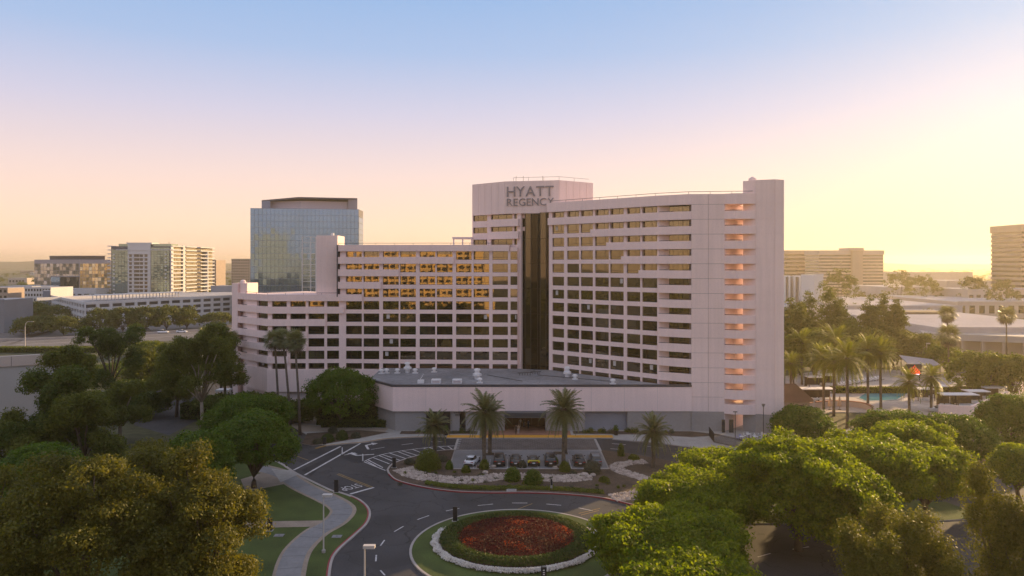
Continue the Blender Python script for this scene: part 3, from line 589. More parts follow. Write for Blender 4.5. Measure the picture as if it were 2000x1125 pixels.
# sign letters
SS = Seg(B_, C_)
def sign(text, px0, px1, py0, py1, seg, m, parent, d=.22, ext=.09, dist=None):
    u0, u1 = seg.u(px0), seg.u(px1); dd = dist or (seg.at((u0+u1)/2)[1]); z1, z0 = ZD(py0, dd), ZD(py1, dd)
    ms = [None if c == ' ' else text_mesh(c, 1.0, 0.03) for c in text]
    ws = [(0.3, 0) if q is None else (max(v.co.x for v in q.vertices)-min(v.co.x for v in q.vertices), min(v.co.x for v in q.vertices)) for q in ms]
    hgt = [q for q in ms if q][0]; hh = max(v.co.y for v in hgt.vertices)-min(v.co.y for v in hgt.vertices); s = (z1-z0)/hh
    gap = ((u1-u0)-s*sum(a for a, _ in ws))/max(1, len(text)-1); u = u0
    for q, (wd, mn) in zip(ms, ws):
        if q is not None:
            q.materials.append(m); base = min(v.co.y for v in q.vertices)
            x, y = seg.at(u-mn*s, d); o = link('letter', q, parent, loc=(x, y, z0 if abs(base) < .05 else z0), scale=(s, s, ext/.03)); o.rotation_euler = (R(90), 0, seg.ang)
        u += wd*s+gap
sign('HYATT', 990.5, 1081.5, 364, 383.5, SS, M_letter, hotel); sign('REGENCY', 990.5, 1082, 387.5, 401.5, SS, M_letter, hotel)
# roof clutter on the sign tower and the open frame on the left wing's roof
rail([PD(1003, 163), PD(1092, 161), PD(1150, 166)], 50.65, hotel, .9, 3, .035)
for px in (1008, 1022, 1060): x, y = PD(px, 163.5); MB().tube([(x, y, 50.6), (x, y, 52.0)], .05, 5).build('antenna', M_dark, hotel)
fx0, fx1 = PD(886, 164)[0], PD(921, 164)[0]
for x in (fx0, (fx0+fx1)/2, fx1): MB().box(x-.15, x+.15, 164, 164.3, 36.2, 37.7).build('frame_post', M_wall, hotel)
MB().box(fx0-.3, fx1+.2, 163.8, 168, 37.7, 38.1).build('frame_beam', M_wall, hotel)
# ------------------------------------------------------------------ lobby block in front
lobby = thing('lobby_block', 'long low cream entrance block with flat grey roof before the hotel', 'building', (0, 145, 0))
LF = 136.4; lp = [(-22.7, LF), (-29, 144), (-29.4, 160.8), (1.5, 159.5), SR.at(.3, .05), SR.at(SR.L, .7), SB.at(SB.L-.02, .64), (34.2, LF)]
MB().prism(lp, 3.9, 8.55).build('upper_wall', M_wall, lobby)
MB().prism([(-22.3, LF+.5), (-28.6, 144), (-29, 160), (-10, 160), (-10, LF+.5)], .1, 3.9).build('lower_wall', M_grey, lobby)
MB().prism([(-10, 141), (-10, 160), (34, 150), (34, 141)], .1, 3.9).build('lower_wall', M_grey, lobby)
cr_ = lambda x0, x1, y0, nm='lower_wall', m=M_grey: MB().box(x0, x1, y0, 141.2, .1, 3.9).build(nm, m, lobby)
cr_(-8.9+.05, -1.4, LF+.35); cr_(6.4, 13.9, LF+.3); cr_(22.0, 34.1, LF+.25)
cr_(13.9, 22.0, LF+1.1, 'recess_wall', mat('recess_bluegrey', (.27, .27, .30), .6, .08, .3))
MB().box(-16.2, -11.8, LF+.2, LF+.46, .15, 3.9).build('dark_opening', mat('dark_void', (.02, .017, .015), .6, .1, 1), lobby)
for x in (-16.3, -14.0, -11.9): MB().box(x, x+.14, LF+.05, LF+.2, .1, 3.9).build('door_post', M_frame, lobby)
MB().box(-1.4, 6.4, LF-1.6, LF+.2, 3.0, 4.0).build('canopy', mat('canopy_grey', (.10, .105, .115), .6, .1, .5), lobby)
for z in (3.25, 3.5, 3.75): MB().box(-1.42, 6.42, LF-1.66, LF-1.6, z, z+.06).build('canopy_rib', M_frame, lobby)
MB().box(-1.4, 6.4, 140.8, 140.95, .15, 3.0).build('lobby_glass', glassmat('lobby_glass', (.10, .055, .03), 1.5, .1, 0.002), lobby)
for i in range(7): x = -1.3+i*1.28; MB().box(x, x+.09, 140.6, 140.8, .15, 3.0).build('door_post', mat('wood_brown', (.16, .08, .045), .6, .1, 1), lobby)
MB().prism([(-22.8, LF-.06), (-29.1, 144), (-29.5, 144.1), (-29.2, 144.6), (-22.6, LF+.5), (34.2, LF+.5), (34.2, LF-.06)], 8.55, 8.95).build('roof_edge', M_roofedge, lobby)
MB().prism([(x*.995, y+.05) for x, y in lp], 8.5, 8.6).build('roof', M_roof, lobby)
for i in range(1, 9): x = -22.7+i*6.3; MB().box(x-.02, x+.02, LF-.012, LF, 3.92, 8.5).build('joint', mat('joint_line', (.55, .46, .43), .9, .05, 1), lobby)
SA = Seg((-10, LF+.35), (-1.4, LF+.35)); sign('17900', 888, 903, 805.6, 808.6, SA, M_frame, lobby, .06, .04, LF)
for i in range(6): x, y = SA.at(SA.u(889.5+i*2.1), .04); MB().box(x, x+.15, y-.03, y, ZD(812, LF), ZD(810, LF)).build('small_lettering', M_frame, lobby)
# roof plant
def vent_big(px, py, s=1.0):
    x, y = G(px, py, 8.6); MB().lathe([(.55*s, 8.6), (.55*s, 9.3*1), (.95*s, 9.35), (.95*s, 9.75), (.6*s, 9.9), (.45*s, 10.4*1), (.75*s, 10.45), (.6*s, 10.75), (.2*s, 10.85)], x, y, 14).build('roof_vent', M_white, lobby, smooth=False)
def vent_small(px, py, s=1.0):
    x, y = G(px, py, 8.6); MB().lathe([(.32*s, 8.6), (.3*s, 9.2), (.55*s, 9.25), (.45*s, 9.55), (.15*s, 9.65)], x, y, 10).build('roof_vent', M_white, lobby)
    MB().box(x-.6*s, x+.6*s, y-.4, y+.4, 8.6, 8.75).build('vent_kerb', M_white, lobby)
vent_big(796, 727.5, .9); vent_big(932, 741, .95); vent_big(1108, 737, .85)
for px, py in ((755, 729), (776, 729), (811, 729), (745, 730), (848, 727), (1123, 741), (1197, 750), (937, 748)): vent_small(px, py)
for px in (852, 893):
    x, y = G(px, 748, 8.6); MB().box(x-.9, x+.9, y-.7, y+.7, 8.6, 9.35).build('roof_hatch', M_white, lobby); MB().box(x-.7, x+.7, y-.72, y-.70, 8.75, 9.15).build('hatch_grille', mat('grille_pink', (.5, .42, .42), .7, .1, 1), lobby)
x, y = G(822, 748, 8.6); MB().box(x-.6, x+.6, y-.5, y+.5, 8.6, 9.2).build('roof_unit', M_white, lobby)
for i in range(5): MB().box(x-.3+i*.14, x-.2+i*.14, y-.2+i*.3, y+.1+i*.3, 9.0+i*.25, 9.2+i*.25).build('roof_duct', M_white, lobby)
for px, py, ww in ((1015, 733, 2.2), (1040, 731, 1.4)):
    x, y = G(px, py, 8.6)
    for i in range(5): MB().tube([(x+i*ww/4, y, 8.6), (x+i*ww/4, y, 9.1)], .05, 5).build('pipe_stand', M_dark, lobby)
    MB().tube([(x-.4, y, 9.1), (x+ww+.4, y+.5, 9.1)], .07, 6).build('roof_pipe', M_dark, lobby)
MB().tube([(*G(1043, 729, 8.6), 8.6), (*G(1043, 729, 8.6), 10.6)], .05, 5).build('antenna', M_dark, lobby)
for (a, b) in ((952, 1020), (1050, 1190)): MB().tube([(*G(a, 733, 8.6), 8.68), (*G(b, 745, 8.6), 8.68)], .06, 5).build('roof_pipe', M_roofedge, lobby)
# ------------------------------------------------------------------ background buildings
M_cream = mat('far_cream', (.52, .43, .37), .9, .06, .05); M_pale = mat('far_white', (.62, .60, .60), .9, .06, .05); M_tan = mat('far_tan', (.40, .31, .25), .9, .08, .05)
M_fglass = glassmat('far_dark_glass', (.03, .032, .036), 1.8, .08, .01, .3); M_blueglass = mat('blue_glass', (.17, .29, .48), .06, .06, .05, .006, .16, .75); M_green = mat('green_glass', (.30, .38, .34), .08, .1, .05, .004, .3, .6)
M_slate = mat('slate_roof', (.13, .12, .14), .8, .1, .1)
M_floor = mat('far_roof', (.40, .38, .38), .9, .15, .05)
rz_ = random.Random(5)
def panes(seg, u0, u1, z0, z1, nu, nz, m, parent, d=.05, tilt=.004, name='pane_grid', gap=.06):
    mb = MB(); du = (u1-u0)/nu; dz = (z1-z0)/nz
    for i in range(nu):
        for j in range(nz):
            a, b, c, e = u0+i*du+gap, u0+(i+1)*du-gap, z0+j*dz+gap, z0+(j+1)*dz-gap
            t1, t2 = rz_.gauss(0, tilt)*du, rz_.gauss(0, tilt)*dz
            q = [(a, c, d-t1-t2), (b, c, d+t1-t2), (b, e, d+t1+t2), (a, e, d-t1+t2)]
            mb.add([(*seg.at(u, dd), z) for u, z, dd in q], [(0, 1, 2, 3)])
    return setp(mb.build(name, m, parent), kind='stuff')
# blue glass tower behind the left wing
gt = thing('glass_tower', 'blue glass office tower with slanted roof screen behind the left wing', 'building', (-115, 440, 0))
g0, g1, g2, g3 = PD(489, 419), PD(592, 423.5), PD(700.5, 428.5), PD(709, 446)
MB().prism([g0, g1, g2, g3, (-105, 482), (-150, 485)], 0, ZD(407, 420)).build('core', M_slate, gt)
zT = ZD(407, 420)
for a, b, nu in ((g0, g1, 13), (g1, g2, 14), (g2, g3, 3)):
    sg = Seg(a, b); panes(sg, 0, sg.L, 8, zT if b is not g3 else ZD(424, 430), nu, 15, M_blueglass, gt, .12, .0016)
    for j in range(16): sg.box(0, sg.L, 8+(zT-8)*j/15-.09, 8+(zT-8)*j/15+.09, .1, .26, 'floor_band', mat('alu', (.30, .34, .40), .4, .05, 1), gt)
sg = Seg(g1, g2)
for px in (590.5, 607, 617): sg.box(sg.u(px)-.25, sg.u(px)+.25, 8, ZD(462, 420), .12, .5, 'fin', M_pale, gt)
for j in range(11): sg.box(sg.u(590.5), sg.u(617), ZD(462+j*11, 420)-.15, ZD(462+j*11, 420)+.15, .12, .48, 'sunshade', M_pale, gt)
zc = ZD(384, 420); c0, c1, c2 = PD(511, 430), PD(583, 422), PD(698, 430)
MB().prism([PD(516, 434), PD(588, 426), PD(679, 433), (-105, 470), (-140, 475)], zT, zc-1.9).build('plant_room', mat('plant_mauve', (.58, .50, .55), .8, .05, .1), gt)
mb = MB(); th = .9
mb.add([(*c0, ZD(391, 430)-.8), (*c1, zc-.8), (*c2, zc-.8), (-103, 470, zc-.8), (-146, 478, ZD(391, 430)-.8), (*c0, ZD(391, 430)), (*c1, zc), (*c2, zc), (-103, 470, zc), (-146, 478, ZD(391, 430))],
       [(5, 6, 7, 8, 9), (4, 3, 2, 1, 0), (0, 1, 6, 5), (1, 2, 7, 6), (2, 3, 8, 7), (3, 4, 9, 8), (4, 0, 5, 9)]); mb.build('roof_plate', M_slate, gt)
Seg(c0, c1).box(0, 6, zT, ZD(391, 430)-.6, -.4, 0, 'screen_wall', mat('screen_blue', (.25, .27, .34), .5, .05, .1), gt)
MB().prism([PD(680, 430), c2, (-103, 470), (-108, 470)], zT, zc-.82).build('screen_wall', mat('screen_mauve', (.33, .29, .33), .6, .05, .1), gt)
# white and green apartment tower
ap = thing('apartment_tower', 'white and green glass apartment tower with sunlit curved balconies', 'building', (-296, 600, 0))
ax0, ax1, ay = PD(217, 571)[0], PD(332, 571)[0], 571; aT = ZD(481, 571); fh = 3.1
MB().box(ax0, ax1, ay, 652, 0, aT).build('core', M_slate, ap)
sf = Seg((ax0, ay), (ax1, ay)); nf = 15
panes(sf, 0.5, sf.u(250), 2, aT-2.5, 5, 30, M_green, ap, .15, .006, 'pane_grid', .12); panes(sf, sf.u(295), sf.L-.3, 2, aT-1, 6, 30, M_green, ap, .15, .006, 'pane_grid', .12)
sf.box(sf.u(250), sf.u(294.5), 2, ZD(477, 571), .1, .5, 'white_front', M_pale, ap)
mbw = MB(); zc0 = ZD(497, 571)
for j in range(11):
    for a, b in ((253, 258), (262.5, 273), (273.7, 280), (283, 288.5)):
        z1 = zc0-j*fh; mbw.prism(sf.quad(sf.u(a), sf.u(b), .3, .53), z1-2.0, z1)
setp(mbw.build('window_grid', M_fglass, ap), kind='stuff')
for j in range(12): sf.box(sf.u(251), sf.u(290), zc0-j*fh+.3, zc0-j*fh+.62, .5, 1.0, 'floor_band', M_pale, ap)
for j in range(11):
    for px in (223, 324): sf.box(sf.u(px)-.7, sf.u(px)+.7, zc0-j*fh-.6, zc0-j*fh+.5, .2, .5, 'balcony', M_pale, ap)
sf.box(sf.u(229), sf.u(332), aT, ZD(476, 571), -14, -2, 'penthouse', M_green, ap); sf.box(sf.u(227), sf.u(334), ZD(488, 571)-.3, ZD(488, 571)+.3, -1, .9, 'roof_edge', M_pale, ap); sf.box(sf.u(248), sf.u(297), ZD(477, 571), ZD(475, 571)+.5, -12, .6, 'roof_edge', M_pale, ap)
sr_ = Seg((ax1, ay), (ax1, 652)); 
panes(sr_, .5, sr_.L-.5, 2, aT-.5, 22, 15, glassmat('sun_glass', (.25, .20, .12), 1.9, .12, .02, .3), ap, .2, .01, 'pane_grid', .2)
for j in range(15):
    z = 2.5+j*fh
    for u0, u1, d in ((1, 22, 1.6), (24, 44, 2.2), (48, 62, 3.6), (63, 80, 2.4)): sr_.box(u0, u1, z-.22, z+.22+(.5 if j % 2 else .3), .3, d, 'balcony', M_pale, ap)
    Seg((ax0, 600), (ax0, ay)).box(20, 28, z-.2, z+.5, .1, 3.5, 'balcony', M_pale, ap)
sr_.box(.2, 4, 1, aT, .2, .9, 'corner_pier', M_pale, ap); sr_.box(20, 24, 1, aT+1, .2, 1.4, 'corner_pier', M_pale, ap); sr_.box(62, 63.5, 1, aT-3, .2, 3.7, 'corner_pier', M_pale, ap)
for px in (248, 330): x = PD(px, 575)[0]; MB().tube([(x, 575, aT), (x, 575, ZD(471, 571))], .15, 5).build('antenna', M_dark, ap)
# mirrored office block left of it
ob = thing('office_block', 'wide mirrored office block with dark rooftop band left of apartments', 'building', (-420, 720, 0))
o0, o1, o2, o3 = PD(67, 720), PD(155, 700), PD(216, 712), PD(216, 770)
MB().prism([o0, o1, o2, o3, PD(67, 780)], 0, ZD(507, 700)).build('wall', mat('ob_pink', (.42, .36, .38), .7, .05, .05), ob)
for a, b, m, n_ in ((o0, o1, mat('office_mirror', (.40, .38, .36), .08, .15, .05, .01, .2, .7), 14), (o1, o2, mat('gold_reflection_glass', (.75, .58, .32), .12, .2, .05, .02, .2, .7), 10)):  # gold sun reflection is put into the glass colour of the right facet
    sg = Seg(a, b); panes(sg, .3, sg.L-.3, 1, ZD(514.5, 700), n_, 9, m, ob, .2, .02, 'pane_grid', .15)
MB().prism([PD(97, 722), PD(160, 712), PD(205, 720), PD(200, 760), PD(97, 765)], ZD(507, 700), ZD(500, 700)).build('rooftop_band', M_slate, ob)
MB().prism([PD(96, 719), PD(160, 708), PD(207, 717), PD(202, 764), PD(96, 768)], ZD(500, 700), ZD(499, 700)).build('roof', M_cream, ob)
gb = thing('glass_annex', 'small dark glass block standing before the mirrored office block', 'building', (-395, 620, 0))
MB().prism([PD(99, 600), PD(155, 600), PD(155, 640), PD(99, 640)], 0, ZD(540, 600)).build('wall', M_slate, gb); sg = Seg(PD(99, 600), PD(155, 600))
panes(sg, .2, sg.u(117), .5, ZD(541, 600), 3, 5, M_blueglass, gb, .15, .01); panes(sg, sg.u(118), sg.L-.2, .5, ZD(541, 600), 6, 5, M_fglass, gb, .15, .01)
# parking structure
pk = thing('parking_structure', 'long white open parking structure beyond the freeway', 'building', (-190, 380, 0))
k0, k1, k2 = PD(98, 433), PD(165, 356), PD(470, 440)
pT = 13.0
S1, S2 = Seg(k0, k1), Seg(k1, k2)
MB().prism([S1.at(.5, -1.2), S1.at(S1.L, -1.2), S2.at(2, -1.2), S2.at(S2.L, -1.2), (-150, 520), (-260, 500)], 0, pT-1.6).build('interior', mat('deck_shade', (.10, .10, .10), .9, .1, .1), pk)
MB().prism([S1.at(.3, -.4), S1.at(S1.L, -.4), S2.at(1, -.4), S2.at(S2.L, -.4), (-150, 522), (-262, 502)], pT-1.6, pT-1.3).build('roof_deck', M_floor, pk)
for (sg, nb, lv) in ((S1, 14, 4), (S2, 14, 4)):
    for j in range(lv+1):
        z = pT-1.4-j*3.1
        if z > -1: sg.box(0 if sg is S1 else .3, sg.L, max(0, z), z+1.4, -.5, 0, 'parapet_band', M_pale, pk)
    for i in range(nb+1):
        wd = 1.1 if sg is S1 else .8
        u = sg.L*i/nb; sg.box(max(.35, u-wd), min(sg.L-.02, u+wd), 0, pT-.02, -.7, -.03, 'column', M_pale, pk)
MB().prism([PD(84, 430), PD(98, 430), PD(98, 440), PD(84, 440)], 0, ZD(568, 430)).build('stair_core', mat('stair_blue', (.20, .22, .27), .6, .05, .1), pk)
for i in range(26): sg = S2; u = 22+i*2.1; sg.box(u, u+.25, pT-1.3, pT+1.6, -30, -29.6, 'trellis_post', M_pale, pk)
S2.box(21, 78, pT+1.6, pT+1.9, -36, -28, 'trellis', M_pale, pk); S2.box(10, 95, pT-1.3, pT+.3, -62, -61, 'parapet_band', M_pale, pk)
# pale low-rise flats at far left
def lowrise(name, label, px0, px1, d, pyt, dep, m, wins, cat='building', group=None, roof=None):
    x0, x1 = PD(px0, d)[0], PD(px1, d)[0]; z = ZD(pyt, d); t = thing(name, label, cat, ((x0+x1)/2, d, 0), group)
    MB().box(x0, x1, d, d+dep, 0, z).build('wall', m, t); MB().box(x0+.3, x1-.3, d+.3, d+dep-.3, z, z+.12).build('roof', roof or M_floor, t); MB().box(x0-.15, x1+.15, d-.15, d+.15, z-.5, z+.4).build('parapet', m, t)
    if wins:
        nu, nz = wins; mb = MB(); sg = Seg((x0, d), (x1, d)); du = sg.L/nu; dz = z/nz
        for i in range(nu):
            for j in range(nz): mb.prism(sg.quad(i*du+du*.22, (i+1)*du-du*.22, -.05, .06), j*dz+dz*.3, j*dz+dz*.78)
        setp(mb.build('window_grid', M_fglass, t), kind='stuff')
    return t
lowrise('flats', 'pale blue low flats with a stepped parapet at far left', -20, 62, 500, 560, 30, mat('flats_blue', (.45, .47, .53), .9, .05, .1), (14, 5))
lowrise('flats', 'white low flats beside the mirrored office block', 48, 99, 470, 562, 24, M_pale, (9, 5))
lowrise('flats', 'dark brown low flats cut by the left edge behind trees', -60, 15, 470, 563, 20, M_tan, (8, 4))
lowrise('office_slab', 'grey slab at the very left edge by the freeway', -40, 8, 330, 586, 20, mat('slab_grey', (.22, .22, .24), .7, .1, .1), None)
lowrise('far_block', 'narrow brown block right of the apartment tower', 406, 422, 900, 508, 30, M_tan, (5, 10)); lowrise('far_block', 'square tan block left of the glass tower', 452, 492, 1000, 506, 40, M_tan, (9, 10))
lowrise('far_shed', 'low grey shed between parking structure and hotel', 412, 460, 520, 559, 20, mat('shed_grey', (.38, .38, .42), .8, .1, .1), None)
# right-hand hazy buildings: banded hotel
def banded(name, label, px0, px1, d, pyt, dep, nfl, m, zb=0, cap=2.0, group=None):
    x0, x1 = PD(px0, d)[0], PD(px1, d)[0]; z = ZD(pyt, d); t = thing(name, label, 'building', ((x0+x1)/2, d, 0))
    MB().box(x0+.3, x1-.3, d+.6, d+dep-.6, 0, z-.2).build('core', M_fglass, t); fh_ = (z-cap)/nfl
    for j in range(nfl): MB().box(x0, x1, d, d+dep, zb+j*fh_, zb+j*fh_+fh_*.55).build('floor_band', m, t)
    MB().box(x0-.4, x1+.4, d-.4, d+dep+.4, z-cap, z).build('cornice', m, t); return t
t = banded('banded_hotel', 'hazy tan office slab with banded windows right of the hotel', 1533, 1600, 760, 489, 40, 10, M_tan, cap=4)
t = banded('banded_hotel', 'hazy banded hotel with a plain lift shaft near the horizon', 1600, 1726, 700, 489, 34, 13, M_cream, cap=4.5)
x0, x1 = PD(1664, 698)[0], PD(1684, 698)[0]; MB().box(x0-2, x1+1.5, 697.5, 722, ZD(489, 700), ZD(484, 700)).build('lift_head', M_cream, t); MB().box(x0, x1, 696.5, 720, 0, ZD(490, 700)).build('lift_shaft', M_tan, t)
t = banded('hazy_tower', 'tall hazy tan tower cut by the right edge', 1995, 2150, 500, 438, 32, 16, M_tan, cap=5)
t = lowrise('portal_block', 'low grey block with two white portal frames right of the hotel', 1528, 1606, 470, 541, 30, mat('portal_grey', (.30, .28, .28), .8, .1, .1), None)
for a, b in ((1532, 1541), (1551, 1561)):
    x0, x1 = PD(a, 468)[0], PD(b, 468)[0]
    for x in (x0, x1): MB().box(x-.5, x+.5, 467, 469.8, 0, ZD(541, 470)).build('portal_post', M_pale, t)
    MB().box(x0-.5, x1+.5, 467.1, 469.8, ZD(541, 470), ZD(541, 470)+1).build('portal_beam', M_pale, t)
lowrise('white_shed', 'square white shed beside the portal block', 1590, 1608, 440, 537, 20, M_pale, None)
M_shop = mat('shop_roof_white', (.46, .42, .42), 1.0, .1, .03, fine=(.3, .06), spec=0)
for i, (a, b, d, py, dep, lab) in enumerate([(1540, 1650, 395, 603, 90, 'flat white store roof just right of the hotel'), (1655, 1880, 400, 598, 110, 'wide white store roof behind the dark pines'), (1870, 2100, 420, 590, 90, 'tan store with pale roof below the hazy tower'), (1836, 2150, 262, 641, 105, 'large lavender-white store roof at the right edge'),
                                        (1730, 1840, 560, 561, 60, 'pale low warehouse in front of the horizon trees'), (1850, 1935, 640, 549, 50, 'long low warehouse left of the hazy tower'), (1760, 1900, 900, 532, 60, 'hazy pale warehouse on the horizon'), (1890, 2060, 470, 566, 40, 'stepped tan shops below the hazy tower')]):
    lowrise('store', lab, a, b, d, py, dep, M_cream if i in (2, 7) else M_shop, (12, 1) if i in (2, 7) else None, roof=M_shop)
bs = thing('brown_roof_store', 'store front with steep brown mansard roof among the white roofs', 'building', (205, 330, 0))
x0, x1, x2 = PD(1762, 335)[0], PD(1826, 345)[0], PD(1846, 325)[0]
MB().add([(x0, 325, 0), (x2, 325, 0), (x2, 345, 0), (x0, 345, 0), (x0, 325, 3), (x2, 325, 3), (x2, 345, 3), (x0, 345, 3)], [(0, 1, 5, 4), (1, 2, 6, 5), (2, 3, 7, 6), (3, 0, 4, 7)]).build('wall', M_tan, bs)
MB().add([(x0, 324, 3), (x2, 324, 3), (x2, 346, 3), (x0, 346, 3), (x0+.4, 333, 9.5), (x1, 333, 9.5), (x1, 346, 9.5), (x0+.4, 346, 9.5)], [(0, 1, 5, 4), (1, 2, 6, 5), (2, 3, 7, 6), (3, 0, 4, 7), (4, 5, 6, 7)]).build('roof', mat('brown_shingle', (.10, .065, .045), .9, .2, .5), bs)
ar = thing('shop_arcade', 'long low grey arcade of shops with dark openings at right', 'building', (215, 262, 0))
x0, x1 = PD(1786, 268)[0], PD(2150, 245)[0]; sa = Seg((x0, 262), (x1, 240))
sa.box(0, sa.L, 4.3, 6.6, -22, 0, 'roof_block', mat('arcade_grey', (.42, .38, .36), .85, .08, .1), ar); sa.box(0, sa.L, 0, 4.3, -22, -3, 'back_wall', M_tan, ar)
for i in range(10): u = sa.L*i/9; sa.box(max(0, u-.5), min(sa.L, u+.5), 0, 4.3, -1, -.1, 'column', M_tan, ar)
# grey walled building at the left edge
lw = thing('walled_building', 'plain grey walled building with pinkish parapet at the left edge', 'building', (-85, 125, 0))
sw_ = Seg(PD(-260, 104), PD(148, 117)); MB().prism(sw_.quad(0, sw_.L, -14, 0), 0, 15.9).build('wall', mat('left_wall_grey', (.42, .40, .38), .9, .06, .2), lw)
MB().prism(sw_.quad(0, sw_.L-.02, -.6, .25), 15.9, 17.5).build('parapet', mat('left_parapet', (.50, .42, .37), .9, .05, .2), lw); MB().prism(sw_.quad(.2, sw_.L-.3, -13.8, -.6), 15.9, 16.1).build('roof', M_roof, lw)
for i in range(1, 6): u = sw_.L*i/6; sw_.box(u-.03, u+.03, 15.95, 17.45, .25, .262, 'joint', M_roofedge, lw)
# sunlit office block behind the camera, seen only as the gold reflections in the left wing
rf = thing('sunlit_office_block', 'gold sunlit office block mirrored in the left wing windows', 'building', (-82, -115, 0))
MB().box(-128, -46, -130, -100, 0, 41).build('wall', mat('rf_stone', (.85, .64, .36), .85, .08, .1), rf)
sgr = Seg((-46, -100), (-128, -100)); mbw = MB()
for j in range(12):
    for i in range(20): mbw.prism(sgr.quad(i*4.1+.5, i*4.1+3.6, -.1, .05), 2+j*3.2, 2+j*3.2+1.7)
setp(mbw.build('window_grid', M_fglass, rf), kind='stuff')
for i in range(11): sgr.box(i*8.2-.3, i*8.2+.3, 0, 41, .1, 1.2, 'fin', MATS['rf_stone'], rf)
rt = thing('sunlit_tower', 'tall sunlit tower mirrored in the blue glass tower', 'building', (-150, -115, 0))
MB().box(-173, -130, -128, -99, 0, 72).build('wall', MATS['rf_stone'], rt); sgr = Seg((-130, -99), (-173, -99)); mbw = MB()
for j in range(21):
    for i in range(10): mbw.prism(sgr.quad(i*4.3+.6, i*4.3+3.3, -.1, .05), 2+j*3.3, 2+j*3.3+1.5)
setp(mbw.build('window_grid', M_fglass, rt), kind='stuff')
MB().box(-174, -129, -129, -98, 72, 73).build('roof', M_floor, rt)
# ------------------------------------------------------------------ vegetation
LV = {
 'bright': leafmat('leaf_bright', (.036, .080, .002), (.21, .25, .004), .52, .55, .3, 2.0),
 'dome': leafmat('leaf_dome', (.034, .080, .004), (.115, .18, .008), .4),
 'gold': leafmat('leaf_gold_green', (.046, .056, .005), (.17, .155, .013), .42, .55, .35),
 'euca': leafmat('leaf_eucalyptus', (.052, .074, .008), (.155, .165, .020), .42),
 'dark': leafmat('leaf_dark', (.034, .062, .006), (.100, .130, .012), .38),
 'casu': leafmat('leaf_casuarina', (.050, .064, .005), (.15, .145, .012), .45),
 'palm': leafmat('leaf_palm', (.095, .105, .040), (.22, .22, .095), .32, .5, .4),
 'poolpalm': leafmat('leaf_palm_sun', (.075, .105, .010), (.23, .23, .022), .5, .5, .4),
 'pine': leafmat('leaf_pine', (.040, .064, .006), (.13, .14, .012), .42),
 'red': leafmat('petal_red', (.022, .003, .003), (.13, .011, .007), .2, .6, .2),
 'white': leafmat('petal_white', (.5, .46, .46), (.85, .82, .82), .2, .6, .2),
 'hedge': leafmat('leaf_hedge', (.022, .048, .005), (.075, .105, .012), .25),
 'shrub': leafmat('leaf_shrub', (.050, .080, .007), (.16, .18, .015), .4),
 'grey': leafmat('leaf_greygreen', (.05, .055, .035), (.12, .12, .075), .2),
 'far': leafmat('leaf_far', (.050, .068, .012), (.14, .15, .022), .35),
}
M_bark = mat('bark', (.10, .075, .055), .95, .3, 1.5, .02, 6); M_pbark = mat('bark_pale', (.34, .27, .21), .9, .2, 1.2, .01, 6); M_palmtrunk = mat('palm_bark', (.13, .10, .075), .95, .3, 3, .03, 5)
def leaves_mesh(name, P, Nn, size, asp, rg, m, tang=None):
    n = len(P); Nn = Nn/(np.linalg.norm(Nn, axis=1, keepdims=True)+1e-9)
    r = rg.normal(size=(n, 3)) if tang is None else tang
    T = np.cross(Nn, r); T /= np.linalg.norm(T, axis=1, keepdims=True)+1e-9; B = np.cross(Nn, T)
    s = (size*rg.uniform(.6, 1.3, n))[:, None]; a = asp
    V = np.empty((n, 4, 3)); V[:, 0] = P-T*s*.5; V[:, 1] = P+B*s*a*.5-T*s*.05; V[:, 2] = P+T*s*.5; V[:, 3] = P-B*s*a*.5-T*s*.05
    me = bpy.data.meshes.new(name); me.vertices.add(4*n); me.loops.add(4*n); me.polygons.add(n)
    me.vertices.foreach_set('co', V.reshape(-1)); me.loops.foreach_set('vertex_index', np.arange(4*n)); me.polygons.foreach_set('loop_start', np.arange(0, 4*n, 4)); me.polygons.foreach_set('loop_total', np.full(n, 4))
    me.materials.append(m); me.update(calc_edges=True); return me
def sph(rg, n): v = rg.normal(size=(n, 3)); return v/np.linalg.norm(v, axis=1, keepdims=True)
def crown_points(lobes, npuff, per, pr, rg, flat=.75, inner=.72):
    lob = np.array(lobes, float); ar = (lob[:, 3]*lob[:, 4]+lob[:, 3]*lob[:, 5]+lob[:, 4]*lob[:, 5]); pk_ = rg.choice(len(lob), npuff*4, p=ar/ar.sum())
    d = sph(rg, npuff*4); d[:, 2] = np.where(d[:, 2] < -.6, -d[:, 2], d[:, 2])
    c = lob[pk_, :3]+d*lob[pk_, 3:]*rg.uniform(inner, 1.07, (npuff*4, 1))
    keep = np.ones(len(c), bool)
    for q in lob: keep &= (((c-q[:3])/q[3:])**2).sum(1) > .5
    c, d = c[keep][:npuff], d[keep][:npuff]; k = len(c)
    pp = np.repeat(c, per, 0); od = np.repeat(d, per, 0); ld = sph(rg, k*per); prr = np.repeat(pr*rg.uniform(.6, 1.5, k), per)[:, None]
    ld2 = ld+od*.55+np.array([0, 0, .25]); off_ = ld*rg.uniform(.3, 1, (k*per, 1))**.5*prr; off_[:, 2] *= flat
    return pp+off_, ld2*.7+rg.normal(size=ld.shape)*.75
